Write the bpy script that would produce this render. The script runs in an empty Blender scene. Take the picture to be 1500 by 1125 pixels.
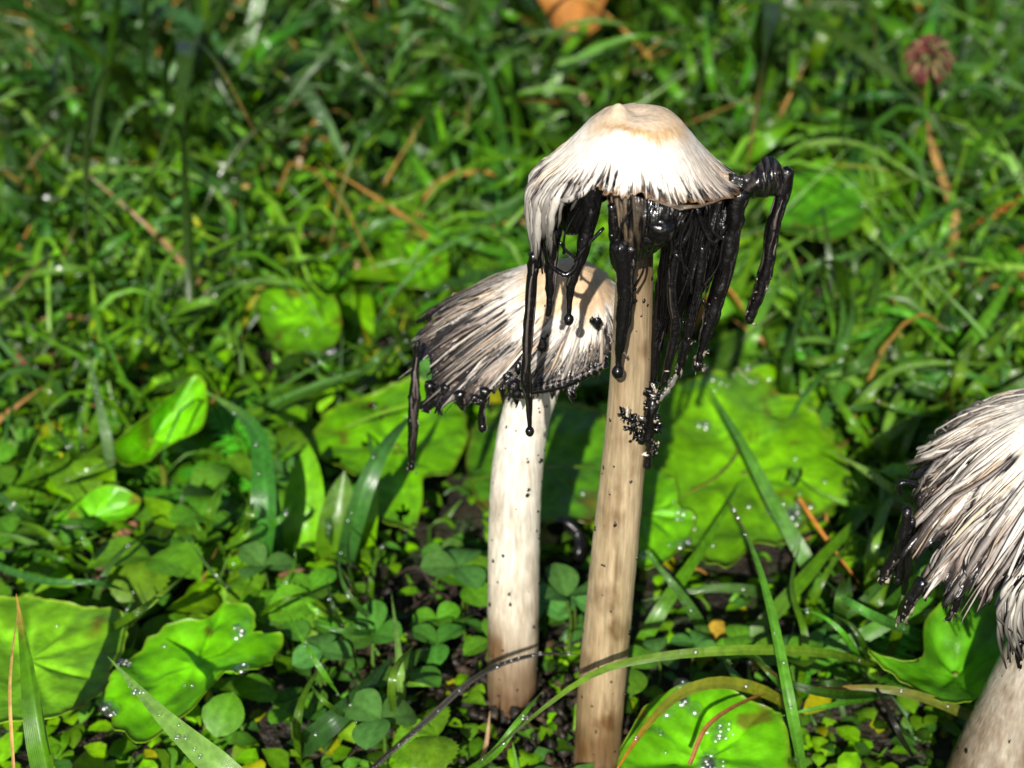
import bpy, math, random
import numpy as np
from mathutils import Vector
rnd = random.Random(7)
rng = np.random.default_rng(7)
R = math.radians
# ------------------------------------------------------------------ camera, sky, sun, exposure
scene = bpy.context.scene
col = scene.collection
CAMH, PITCH, FPX = 0.29, R(30), 2060.0
cd = bpy.data.cameras.new('camera'); cam = bpy.data.objects.new('camera', cd); col.objects.link(cam)
cam.location = (0, 0, CAMH); cam.rotation_euler = (math.pi/2 - PITCH, 0, 0)
cd.sensor_width = 36; cd.lens = 36*FPX/1500; cd.clip_start = .01; cd.clip_end = 500
cd.dof.use_dof = True; cd.dof.focus_distance = .318; cd.dof.aperture_fstop = 15
scene.camera = cam
SUN_AZ, SUN_EL = R(9), R(33)                     # behind the camera, a little to its left
S = Vector((-math.sin(SUN_AZ)*math.cos(SUN_EL), -math.cos(SUN_AZ)*math.cos(SUN_EL), math.sin(SUN_EL)))
w = bpy.data.worlds.new('World'); scene.world = w; w.use_nodes = True
nt = w.node_tree; nt.nodes.clear()
sky = nt.nodes.new('ShaderNodeTexSky'); sky.sky_type = 'NISHITA'; sky.sun_disc = False
sky.sun_elevation = SUN_EL; sky.sun_rotation = math.atan2(S.x, S.y)
bg = nt.nodes.new('ShaderNodeBackground'); bg.inputs[1].default_value = .05
wo = nt.nodes.new('ShaderNodeOutputWorld')
nt.links.new(sky.outputs[0], bg.inputs[0]); nt.links.new(bg.outputs[0], wo.inputs[0])
sd = bpy.data.lights.new('sun', 'SUN'); sd.energy = 5; sd.angle = R(.6); sd.color = (1, .95, .87)
so = bpy.data.objects.new('sun', sd); col.objects.link(so)
so.rotation_euler = S.to_track_quat('Z', 'Y').to_euler(); so.location = (-.3, -1, 2)
scene.view_settings.view_transform = 'Standard'; scene.view_settings.look = 'None'
scene.view_settings.gamma = 1; scene.view_settings.use_curve_mapping = False
scene.view_settings.exposure = .55

# ------------------------------------------------------------------ pixel -> ray -> a point on a level or upright plane
def ray(px, py):
    a, b = (px-750)/FPX, -(py-562.5)/FPX
    return np.array([a, math.cos(PITCH)+b*math.sin(PITCH), -math.sin(PITCH)+b*math.cos(PITCH)])
def H(px, py, z=0.):
    d = ray(px, py); return np.array([0, 0, CAMH]) + d*((z-CAMH)/d[2])
def D(px, py, y):
    d = ray(px, py); return np.array([0, 0, CAMH]) + d*(y/d[1])
def mm_per_px(p): return (p[1]*math.cos(PITCH)+(CAMH-p[2])*math.sin(PITCH))/FPX

# ------------------------------------------------------------------ noise and curves
def _h(i, j, s):
    n = (i.astype(np.int64)*374761393 + j.astype(np.int64)*668265263 + s*982451653) & 0xffffffff
    n = ((n ^ (n >> 13))*1274126177) & 0xffffffff
    return ((n ^ (n >> 16)) & 0xffff)/65535.
def vn(x, y, s=0):
    x, y = np.broadcast_arrays(np.asarray(x, float), np.asarray(y, float))
    i, j = np.floor(x), np.floor(y); fx, fy = x-i, y-j
    fx = fx*fx*(3-2*fx); fy = fy*fy*(3-2*fy)
    a, b, c, d = _h(i, j, s), _h(i+1, j, s), _h(i, j+1, s), _h(i+1, j+1, s)
    return (a*(1-fx)+b*fx)*(1-fy)+(c*(1-fx)+d*fx)*fy
def sst(a, b, x): t = np.clip((np.asarray(x, float)-a)/(b-a), 0, 1); return t*t*(3-2*t)
def nrm(v): return v/(np.linalg.norm(v, axis=-1, keepdims=True)+1e-12)
def spline(P, n, closed=False):
    P = np.asarray(P, float); m = len(P)
    if closed:
        Q = np.vstack([P[-1], P, P[0], P[1]]); k = m
    else:
        Q = np.vstack([2*P[0]-P[1], P, 2*P[-1]-P[-2]]); k = m-1
    t = np.linspace(0, k, n, endpoint=not closed); i = np.minimum(t.astype(int), k-1); f = (t-i)[:, None]
    a, b, c, d = Q[i], Q[i+1], Q[i+2], Q[i+3]
    return .5*(2*b+(c-a)*f+(2*a-5*b+4*c-d)*f**2+(3*b-a-3*c+d)*f**3)
def gz(x, y):                                      # height of the soil
    return .010*(vn(np.asarray(x)*9+40, np.asarray(y)*9+40, 3)-.5)+.004*(vn(np.asarray(x)*45, np.asarray(y)*45, 4)-.5)

# ------------------------------------------------------------------ mesh collecting and objects
class MB:
    def __init__(s): s.V, s.F, s.C, s.U, s.n = [], [], [], [], 0
    def add(s, V, F, C, U=None):
        V = np.asarray(V, float).reshape(-1, 3); C = np.asarray(C, float)
        s.V.append(V); s.F.extend([tuple(i+s.n for i in f) for f in F])
        s.C.append(np.broadcast_to(C, (len(V), 3))); s.U.append(np.zeros((len(V), 2)) if U is None else np.asarray(U).reshape(-1, 2))
        s.n += len(V)
    def mesh(s, name, mat, origin=(0, 0, 0)):
        V = np.vstack(s.V)-np.asarray(origin); me = bpy.data.meshes.new(name)
        me.from_pydata(V.tolist(), [], s.F); C = np.vstack(s.C); U = np.vstack(s.U)
        a = me.color_attributes.new('Col', 'FLOAT_COLOR', 'POINT')
        a.data.foreach_set('color', np.hstack([C, np.ones((len(C), 1))]).astype(np.float32).ravel())
        li = np.zeros(len(me.loops), np.int32); me.loops.foreach_get('vertex_index', li)
        me.uv_layers.new(name='UV').data.foreach_set('uv', U[li].astype(np.float32).ravel())
        me.polygons.foreach_set('use_smooth', np.ones(len(me.polygons), bool)); me.materials.append(mat); me.update()
        return me
    def build(s, name, mat, parent=None, origin=(0, 0, 0), kind=None):
        return link(name, s.mesh(name, mat, origin), parent, kind, None if parent else origin)
def link(name, me, parent=None, kind=None, loc=None):
    o = bpy.data.objects.new(name, me); col.objects.link(o)
    if parent: o.parent = parent
    if loc is not None: o.location = loc
    if kind: o['kind'] = kind
    return o
def tag(o, label, cat, group=None):
    o['label'] = label; o['category'] = cat
    if group: o['group'] = group
    return o
def thing(name, loc, label, cat, group=None, rz=0):
    o = bpy.data.objects.new(name, None); o.empty_display_size = .01; col.objects.link(o)
    o.location = loc; o.rotation_euler = (0, 0, rz); return tag(o, label, cat, group)
def grid_faces(n, m, closed=False):                # n rows, m columns
    F = []
    for i in range(n-1):
        for j in range(m if closed else m-1):
            k = (j+1) % m; F.append((i*m+j, i*m+k, (i+1)*m+k, (i+1)*m+j))
    return F
def tube(mb, pts, rad, colr, sides=8, n=None, flat=1., face=(0, -1, .4), lump=0., seed=0):
    pts = np.asarray(pts, float); n = n or max(6, len(pts)*4)
    P = spline(pts, n) if len(pts) > 1 else pts
    t = np.linspace(0, 1, n)
    r = np.interp(t, np.linspace(0, 1, len(rad)), rad) if not callable(rad) else rad(t)
    T = nrm(np.gradient(P, axis=0)); A = nrm(np.cross(T, np.asarray(face, float))); B = nrm(np.cross(A, T))
    ph = np.arange(sides)*2*math.pi/sides
    rr = r[:, None]*(1+lump*2*(vn(t[:, None]*n*.55+seed*7.3, ph[None]*1.3, seed)-.5))
    V = P[:, None]+A[:, None]*(np.cos(ph)[None]*rr)[..., None]+B[:, None]*(np.sin(ph)[None]*rr*flat)[..., None]
    m = sides; V = V.reshape(-1, 3); k = len(V)
    F = grid_faces(n, m, True)
    V = np.vstack([V, P[0]-T[0]*r[0]*.5, P[-1]+T[-1]*r[-1]*.5])
    F += [(k, (j+1) % m, j) for j in range(m)]+[(k+1, (n-1)*m+j, (n-1)*m+(j+1) % m) for j in range(m)]
    c = np.asarray(colr, float)
    if c.ndim == 2:
        c = np.stack([np.interp(t, np.linspace(0, 1, len(c)), c[:, q]) for q in range(3)], 1)
        c = np.repeat(c, m, 0); c = np.vstack([c, c[0], c[-1]])
    U = np.stack([np.tile(ph/6.2832, n), np.repeat(t, m)], 1); U = np.vstack([U, [0, 0], [0, 1]])
    mb.add(V, F, c, U)
def ribbon(mb, pts, W, colr, face=(0, -.7, .7), n=14, m=5, fold=.2, base=.6, tip=2.2, tipcol=None, twist=0.):
    P = spline(pts, n); t = np.linspace(0, 1, n)
    T = nrm(np.gradient(P, axis=0)); A = nrm(np.cross(T, np.asarray(face, float))); B = nrm(np.cross(A, T))
    if twist:
        an = twist*t[:, None]; A, B = A*np.cos(an)+B*np.sin(an), B*np.cos(an)-A*np.sin(an)
    wd = W/2*(base+(1-base)*sst(0, .3, t))*np.maximum(1-t**tip, .02)
    u = np.linspace(-1, 1, m)
    V = P[:, None]+A[:, None]*(wd[:, None]*u)[..., None]+B[:, None]*(wd[:, None]*np.abs(u)*fold)[..., None]
    c = np.asarray(colr, float)
    cc = c[None]*(1+.25*(rnd.random()-.5)*t[:, None])
    if tipcol is not None: k = sst(.72, 1, t)[:, None]; cc = cc*(1-k)+np.asarray(tipcol)*k
    cc = cc*np.where(t[:, None] < .12, .85, 1)
    C = np.repeat(cc[:, None], m, 1)*(1+.18*(np.abs(u) < .2))[None, :, None]
    U = np.stack(np.broadcast_arrays(u[None]*.5+.5, t[:, None]), -1)
    mb.add(V, grid_faces(n, m), C.reshape(-1, 3), U)
def ball(mb, c, r, colr, n=6, m=8, sq=(1, 1, 1), lump=0, seed=0):
    th = np.linspace(.12, math.pi-.12, n); ph = np.arange(m)*2*math.pi/m
    d = np.stack([np.sin(th)[:, None]*np.cos(ph), np.sin(th)[:, None]*np.sin(ph), np.cos(th)[:, None]+0*ph], -1)
    k = 1+lump*2.6*(vn(th[:, None]*2.9+seed, ph[None]*1.1+seed*3, seed)-.5)
    V = (d*k[..., None]*np.asarray(sq)*r+np.asarray(c)).reshape(-1, 3); q = len(V)
    V = np.vstack([V, np.asarray(c)+[0, 0, r*sq[2]], np.asarray(c)-[0, 0, r*sq[2]]])
    F = [tuple(reversed(f)) for f in grid_faces(n, m, True)]+[(q, j, (j+1) % m) for j in range(m)]+[(q+1, (n-1)*m+(j+1) % m, (n-1)*m+j) for j in range(m)]
    mb.add(V, F, colr)

# ------------------------------------------------------------------ materials
def mat(name):
    m = bpy.data.materials.new(name); m.use_nodes = True; t = m.node_tree
    b = t.nodes['Principled BSDF']; return m, t, b, t.nodes['Material Output']
def N(t, kind, **k):
    n = t.nodes.new(kind)
    for a, v in k.items():
        if isinstance(a, str) and hasattr(n, a): setattr(n, a, v)
    return n
def noise(t, scale, detail=3, coord='Object', vec=None, stretch=None):
    n = N(t, 'ShaderNodeTexNoise'); n.inputs['Scale'].default_value = scale; n.inputs['Detail'].default_value = detail
    tc = N(t, 'ShaderNodeTexCoord'); src = tc.outputs[coord]
    if stretch:
        mp = N(t, 'ShaderNodeMapping'); mp.inputs['Scale'].default_value = stretch; t.links.new(src, mp.inputs[0]); src = mp.outputs[0]
    t.links.new(src, n.inputs['Vector']); return n
def mapr(t, src, a, b, c, d):
    n = N(t, 'ShaderNodeMapRange'); t.links.new(src, n.inputs[0])
    for i, v in enumerate((a, b, c, d)): n.inputs[i+1].default_value = v
    return n.outputs[0]
def mulc(t, c, fac):
    n = N(t, 'ShaderNodeVectorMath', operation='SCALE'); t.links.new(c, n.inputs[0]); t.links.new(fac, n.inputs['Scale']); return n.outputs[0]
def foliage(name, rough=.32, trans=.3, coat=.25, bump=.25, stripes=0, var=.25, nscale=260, wet=.5, spec=.32, warm=(1.28, 1.1, .75)):
    m, t, b, out = mat(name); L = t.links.new
    at = N(t, 'ShaderNodeAttribute', attribute_name='Col'); oi = N(t, 'ShaderNodeObjectInfo')
    hs = N(t, 'ShaderNodeHueSaturation'); L(at.outputs['Color'], hs.inputs['Color'])
    L(mapr(t, oi.outputs['Random'], 0, 1, .488, .512), hs.inputs['Hue']); L(mapr(t, oi.outputs['Random'], 0, 1, 1-var, 1+var), hs.inputs['Value'])
    wm = N(t, 'ShaderNodeVectorMath', operation='MULTIPLY'); wm.inputs[1].default_value = warm; L(hs.outputs[0], wm.inputs[0])
    n1 = noise(t, nscale, 4); n2 = noise(t, nscale*.16, 3)
    c = mulc(t, wm.outputs[0], mapr(t, n1.outputs[0], .3, .7, .72, 1.22)); c = mulc(t, c, mapr(t, n2.outputs[0], .3, .7, .8, 1.15))
    L(c, b.inputs['Base Color'])
    nr = noise(t, nscale*.35, 2); L(mapr(t, nr.outputs[0], .35, .65, rough*(1-wet*.6), rough*(1+wet*.6)), b.inputs['Roughness'])
    b.inputs['Specular IOR Level'].default_value = spec; b.inputs['Coat Roughness'].default_value = .22
    nw = noise(t, nscale*.12, 2); L(mapr(t, nw.outputs[0], .5, .68, 0, coat), b.inputs['Coat Weight'])
    bp = N(t, 'ShaderNodeBump'); bp.inputs['Strength'].default_value = bump; bp.inputs['Distance'].default_value = .0006
    L(n1.outputs[0], bp.inputs['Height']); nb = bp
    if stripes:
        tc = N(t, 'ShaderNodeTexCoord'); wv = N(t, 'ShaderNodeTexWave'); wv.inputs['Scale'].default_value = stripes; wv.inputs['Distortion'].default_value = .2
        mp = N(t, 'ShaderNodeMapping'); mp.inputs['Scale'].default_value = (1, .0, 0); L(tc.outputs['UV'], mp.inputs[0]); L(mp.outputs[0], wv.inputs[0])
        nb = N(t, 'ShaderNodeBump'); nb.inputs['Strength'].default_value = .35; nb.inputs['Distance'].default_value = .0003
        L(wv.outputs['Fac'], nb.inputs['Height']); L(bp.outputs[0], nb.inputs['Normal'])
    L(nb.outputs[0], b.inputs['Normal'])
    tr = N(t, 'ShaderNodeBsdfTranslucent'); g = N(t, 'ShaderNodeVectorMath', operation='MULTIPLY'); g.inputs[1].default_value = (1.6, 1.4, .4); L(c, g.inputs[0]); L(g.outputs[0], tr.inputs[0])
    mx = N(t, 'ShaderNodeMixShader'); mx.inputs[0].default_value = trans; L(b.outputs[0], mx.inputs[1]); L(tr.outputs[0], mx.inputs[2]); L(mx.outputs[0], out.inputs[0])
    return m
M_BLADE = foliage('wet grass blade', .31, .25, .8, .12, stripes=5, nscale=420, spec=.6)
M_LEAF = foliage('wet broad leaf', .42, .28, .9, .8, nscale=230)
M_SMALL = foliage('clover and herb leaf', .45, .25, .5, .3, nscale=500)
M_DRY = foliage('dry straw', .6, .15, 0, .4, var=.3, nscale=500, warm=(1, 1, 1))
M_GRASS = foliage('grass mass', .5, .28, .15, .1, nscale=200)
def tissue(name, fine=0):                          # mushroom flesh: pale and matt, black and wet where it has turned to ink
    m, t, b, out = mat(name); L = t.links.new
    at = N(t, 'ShaderNodeAttribute', attribute_name='Col'); lum = N(t, 'ShaderNodeRGBToBW'); L(at.outputs['Color'], lum.inputs[0])
    n1 = noise(t, 900, 4, stretch=(1, 1, .35)); n2 = noise(t, 160, 4)
    c = mulc(t, at.outputs['Color'], mapr(t, n1.outputs[0], .3, .7, .8, 1.12)); c = mulc(t, c, mapr(t, n2.outputs[0], .3, .7, .88, 1.06))
    L(c, b.inputs['Base Color']); L(mapr(t, lum.outputs[0], .008, .15, .25, .55), b.inputs['Roughness'])
    bp = N(t, 'ShaderNodeBump'); bp.inputs['Strength'].default_value = .35; bp.inputs['Distance'].default_value = .0005
    L(n1.outputs[0], bp.inputs['Height']); L(bp.outputs[0], b.inputs['Normal'])
    b.inputs['Subsurface Weight'].default_value = .0
    return m
M_CAP = tissue('mushroom cap flesh')
def inkmat():
    m, t, b, out = mat('wet black ink'); L = t.links.new
    at = N(t, 'ShaderNodeAttribute', attribute_name='Col'); L(at.outputs['Color'], b.inputs['Base Color'])
    lum = N(t, 'ShaderNodeRGBToBW'); L(at.outputs['Color'], lum.inputs[0]); L(mapr(t, lum.outputs[0], .02, .2, .27, .45), b.inputs['Roughness'])
    b.inputs['Specular IOR Level'].default_value = .5; b.inputs['Coat Weight'].default_value = .35; b.inputs['Coat Roughness'].default_value = .05
    n1 = noise(t, 700, 2); bp = N(t, 'ShaderNodeBump'); bp.inputs['Strength'].default_value = .6; bp.inputs['Distance'].default_value = .0006
    L(n1.outputs[0], bp.inputs['Height']); L(bp.outputs[0], b.inputs['Normal']); return m
M_INK = inkmat()
def stemmat(name, c0, c1, dirty, sspots):
    m, t, b, out = mat(name); L = t.links.new
    n1 = noise(t, 60, 5, stretch=(9, 9, .45)); n2 = noise(t, 75, 5, stretch=(1, 1, .7)); n3 = noise(t, 420, 4, stretch=(2.5, 2.5, .4))
    rp = N(t, 'ShaderNodeValToRGB'); rp.color_ramp.elements[0].position = .34; rp.color_ramp.elements[1].position = .62
    rp.color_ramp.elements[0].color = (*c1, 1); rp.color_ramp.elements[1].color = (*c0, 1); L(n1.outputs[0], rp.inputs[0])
    mx = N(t, 'ShaderNodeMix', data_type='RGBA'); L(mapr(t, n2.outputs[0], .52, .72, 0, dirty), mx.inputs[0]); L(rp.outputs[0], mx.inputs[6]); mx.inputs[7].default_value = (.13, .075, .03, 1)
    at = N(t, 'ShaderNodeAttribute', attribute_name='Col'); mm = N(t, 'ShaderNodeVectorMath', operation='MULTIPLY'); L(mx.outputs[2], mm.inputs[0]); L(at.outputs['Color'], mm.inputs[1])
    c = mulc(t, mm.outputs[0], mapr(t, n3.outputs[0], .3, .7, .75, 1.1))
    n4 = noise(t, 1500, 3, stretch=(1, 1, .05)); c = mulc(t, c, mapr(t, n4.outputs[0], .3, .7, .84, 1.1))
    vo = N(t, 'ShaderNodeTexVoronoi'); vo.inputs['Scale'].default_value = sspots; tc = N(t, 'ShaderNodeTexCoord'); L(tc.outputs['Object'], vo.inputs[0])
    sp = mapr(t, vo.outputs['Distance'], .11, .15, 1, 0); wn = N(t, 'ShaderNodeSeparateColor'); L(vo.outputs['Color'], wn.inputs[0])
    k = N(t, 'ShaderNodeMath', operation='MULTIPLY'); L(sp, k.inputs[0]); L(mapr(t, wn.outputs[0], .55, .57, 0, 1), k.inputs[1])
    m2 = N(t, 'ShaderNodeMix', data_type='RGBA'); L(k.outputs[0], m2.inputs[0]); L(c, m2.inputs[6]); m2.inputs[7].default_value = (.006, .005, .006, 1)
    L(m2.outputs[2], b.inputs['Base Color']); b.inputs['Roughness'].default_value = .42
    bp = N(t, 'ShaderNodeBump'); bp.inputs['Strength'].default_value = .35; bp.inputs['Distance'].default_value = .0006; L(n4.outputs[0], bp.inputs['Height']); L(bp.outputs[0], b.inputs['Normal'])
    return m
def soilmat():
    m, t, b, out = mat('damp soil and moss'); L = t.links.new
    n1 = noise(t, 55, 6); n2 = noise(t, 420, 5)
    rp = N(t, 'ShaderNodeValToRGB'); e = rp.color_ramp.elements; e[0].position = .35; e[0].color = (.012, .008, .004, 1); e[1].position = .5; e[1].color = (.028, .018, .008, 1)
    q = e.new(.62); q.color = (.02, .04, .006, 1); L(n1.outputs[0], rp.inputs[0])
    L(mulc(t, rp.outputs[0], mapr(t, n2.outputs[0], .3, .7, .4, 1.5)), b.inputs['Base Color']); b.inputs['Roughness'].default_value = .6
    bp = N(t, 'ShaderNodeBump'); bp.inputs['Strength'].default_value = 1; bp.inputs['Distance'].default_value = .004; L(n2.outputs[0], bp.inputs['Height']); L(bp.outputs[0], b.inputs['Normal']); return m
M_SOIL = soilmat()
def dewmat():
    m, t, b, out = mat('dew water'); L = t.links.new; t.nodes.remove(b)
    gl = N(t, 'ShaderNodeBsdfGlossy'); gl.inputs['Roughness'].default_value = .27; tr = N(t, 'ShaderNodeBsdfTransparent');     mx = N(t, 'ShaderNodeMixShader'); mx.inputs[0].default_value = .15; L(tr.outputs[0], mx.inputs[1]); L(gl.outputs[0], mx.inputs[2]); L(mx.outputs[0], out.inputs[0]); return m
M_DEW = dewmat()

# ------------------------------------------------------------------ soil
def axis_steps(lo, hi, step, far):
    a = list(np.arange(lo, hi+1e-6, step)); k = step
    while a[-1] < far: k *= 1.6; a.append(a[-1]+k)
    k = step
    while a[0] > -far: k *= 1.6; a.insert(0, a[0]-k)
    return np.array(a)
gx, gy = axis_steps(-.8, .8, .008, 120), axis_steps(-.3, 1.9, .008, 120)
X, Y = np.meshgrid(gx, gy)
mb = MB(); mb.add(np.stack([X, Y, gz(X, Y)], -1), grid_faces(len(gy), len(gx)), (.03, .02, .01))
mb.build('ground', M_SOIL, kind='structure')

# colours (linear)
GD, GM, GB, GY, GBL = (.019, .062, .004), (.055, .165, .004), (.115, .33, .003), (.21, .27, .006), (.03, .11, .02)
GP = (.13, .27, .07)
STRAW, ORANGE, BROWN = (.42, .25, .08), (.36, .14, .02), (.08, .035, .014)
CREAM, BLACK, GREY = np.array((.74, .69, .61)), np.array((.0022, .0018, .002)), np.array((.16, .13, .12))
TAN = np.array((.56, .37, .18))
def jit(c, a=.25): k = 1+a*(rnd.random()*2-1); return (c[0]*k*(1+.25*(rnd.random()-.5)), c[1]*k, c[2]*k)

# ------------------------------------------------------------------ mushrooms
def cap_grid(pos, smax, nth, ns, fib, colf, disp, thick=.0011):
    """a shell: fibrous outside from crown to rim, black gill side back to the crown"""
    th = np.linspace(-math.pi, math.pi, nth); e = smax(th)
    sg = np.linspace(.004, 1, ns)[:, None]*e[None]; TH = np.broadcast_to(th[None], sg.shape)
    P = pos(TH, sg)
    d1 = np.gradient(P, axis=0); d2 = np.gradient(P, axis=1); nn = nrm(np.cross(d2, d1))
    if (nn[2:6].mean((0, 1)) @ np.array([0, 0, 1.])) < 0: nn = -nn
    sn = sg/e[None]; f = fib(TH, sg); P = P+nn*(disp*sst(.35, .95, sn)*(f-.5))[..., None]
    C = colf(TH, sn, f, P)
    inn = (P-nn*thick*(.3+.7*sst(0, .2, 1-np.linspace(0, 1, ns)))[:, None, None])[::-1]
    Ci = np.broadcast_to(BLACK, C.shape)
    return np.concatenate([P, inn]), np.concatenate([C, Ci]), nn
def fibres(kbig, kfine, sl=5, seed=0, warp=.035):
    def f(th, s):
        w_ = th+warp*(vn(th*7, s*6, seed+5)-.5)+warp*.4*(vn(th*19, s*14, seed+6)-.5)
        a = vn(w_*kbig, s*sl, seed); b = vn(w_*kfine, s*sl*1.6, seed+1); c = vn(w_*kfine*2.3, s*sl*2.5, seed+2)
        return np.clip(.42*a+.36*b+.22*c, 0, 1)
    return f
def strands_on(mb, pos, smax, n, th0, th1, s0, ext, wid0, lift, seed, dark=(.2, .8), hang=.5, tipblack=.6, clump=.1, fade=(.6, 1.0), wavy=.018):
    r = random.Random(seed)
    for i in range(n):
        th = r.uniform(th0, th1); a = r.uniform(*s0); em = float(smax(np.array([th]))[0]); b = em*r.uniform(.93, 1.03)
        if a > b-.05: continue
        ss = np.linspace(a, b, 6); dth = r.uniform(-.05, .05)
        pg = (ss-a)/(b-a); cc_ = (math.floor(th/clump)+.5+.3*math.sin(math.floor(th/clump)*7.7))*clump; tt = th+dth*pg+(cc_-th)*.75*pg**1.5+wavy*3*(vn(th*3.5+0*ss, ss*5, seed)-.5)*pg+wavy*.35*np.sin(ss*11+i*1.7)
        P = pos(tt, ss)
        e1 = pos(tt+.01, ss)-pos(tt-.01, ss); e2 = pos(tt, ss+.01)-pos(tt, ss-.01); nn = nrm(np.cross(e1, e2))
        if nn[:, 2].mean() < -.2 : nn = -nn
        lf = r.uniform(*lift); P = P+nn*(lf*np.sin(np.linspace(0, 1, 6)*2.2))[:, None]
        wid = wid0*(.45+1.6*r.random()**2); L = r.uniform(*ext); T = nrm(P[-1]-P[-2]); q = [P[-1]+(T*(1-hang*k)+np.array([0, 0, -hang*k]))*L*k for k in (.5, 1.)] if L > .0004 else []
        P[1:] += nn[1:]*(np.random.default_rng(i).normal(0, lift[1]*.15, 5))[:, None]; P = np.vstack([P]+[x[None] for x in q])
        sh = r.uniform(-.18, .14); d = r.uniform(*dark)**1.5; c0 = (CREAM*(1-d)+GREY*d)*(np.array((.9, .74, .58)) if r.random() < .22 else 1); ct = c0*(1-tipblack)+BLACK*tipblack
        tube(mb, P, [wid*.25, wid*r.uniform(.5, 1.2), wid*r.uniform(.5, 1.7), wid*r.uniform(.4, 1.3), wid*.2], np.array([c0*(1-q)+(np.array((.10, .07, .05))*(1-q)+BLACK*2*q)*q for q in [float(sst(fade[0], fade[1], x+sh)) for x in np.append(ss/em, 1.05)]]), 5, 11, flat=.45, face=nn[3])
def drip(parent, origin, pts, rpx, d, seed=0, bits=0, lump=.2, bulb=None, sides=9, colr=None):
    """an ink drip: pixel polyline at an upright plane (or one depth each), radii in pixels"""
    P = np.array([D(p[0], p[1], p[2] if len(p) > 2 else d) for p in pts]); k = mm_per_px(P.mean(0)); m = MB()
    n = max(14, int(np.linalg.norm(np.diff(P, axis=0), axis=1).sum()/.0011))
    tube(m, P, [x*k for x in rpx], BLACK if colr is None else colr, sides, n, lump=lump, seed=seed)
    if bulb: ball(m, P[-1], bulb*k, BLACK, 7, 10, (1, 1, 1.25))
    r = random.Random(seed)
    if np.mean(rpx) > 5.5:                          # thinner cords running down the drip
        S_ = spline(P, 12); rr = np.interp(np.linspace(0, 1, 12), np.linspace(0, 1, len(rpx)), rpx)*k
        for q in range(4):
            ph = r.uniform(-2.6, .4)+np.cumsum(np.array([r.uniform(-.5, .5) for _ in range(12)])); a, b = sorted((r.randrange(0, 5), r.randrange(6, 12)))
            O = np.stack([np.cos(ph), -np.abs(np.sin(ph)), 0*ph], 1)*rr[:, None]*.85
            tube(m, (S_+O)[a:b+1], [x*k*.55 for x in (1.5, r.uniform(2.5, 4.5), r.uniform(3, 5), r.uniform(2, 4), 1.5)], BLACK if r.random() < .75 else np.array([GREY*.9, GREY*.3, BLACK*2]), 6, n, lump=.3, seed=seed+q)
    for i in range(bits):
        t = 1-.6*r.random()**1.5; q = P[min(int(t*(len(P)-1)), len(P)-2)]*(1-(t*(len(P)-1)) % 1)+P[min(int(t*(len(P)-1))+1, len(P)-1)]*((t*(len(P)-1)) % 1)
        ball(m, q+np.array([r.uniform(-1, 1), -r.uniform(.3, 1), r.uniform(-1, 1)])*k*rpx[len(rpx)//2]*.9, k*r.uniform(1.0, 3.6), np.array((.42, .36, .28))*r.uniform(.1, 1.1)*r.random()**.5, 5, 6, (r.uniform(.25, 1.2), .35, r.uniform(.3, 1.9)), .9, i+seed)
    return m.build('ink_drip', M_INK, parent, origin)
def curtain(parent, origin, top, bot, nc, nr, ridge, colf, bulge=.0, name='gill_curtain', seed=0, thick=.0009, material=None, fq=1., ragged=0.):
    A = spline([D(*p) for p in top], nc); B = spline([D(*p) for p in bot], nc); t = np.linspace(0, 1, nr)[:, None, None]
    u = np.linspace(0, 1, nc)
    ln = (1-ragged*vn(u*nc*.12, 3.3, seed+20)-ragged*.5*vn(u*nc*.35, 1.3, seed+21))[None, :, None]
    P = A[None]*(1-t*ln)+B[None]*t*ln; f = vn(u[None]*nc*.22*fq+.7*vn(u[None]*4, t[..., 0]*4, seed+7), t[..., 0]*3, seed)*.6+vn(u[None]*nc*.5*fq, t[..., 0]*5, seed+1)*.4
    P = P+np.array([0, -1., .25])*(bulge*np.sin(t*math.pi)*np.sin(u*math.pi)[None, :, None]+ridge*(f[..., None]-.5))
    bk = (P+np.array([0, thick, 0]))[::-1]; C = colf(u[None]+0*f, t[..., 0]+0*f, f); m = MB()
    V = np.concatenate([P, bk]); m.add(V, grid_faces(2*nr, nc), np.concatenate([C, C[::-1]]).reshape(-1, 3))
    return m.build(name, material or M_INK, parent, origin)
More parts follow.
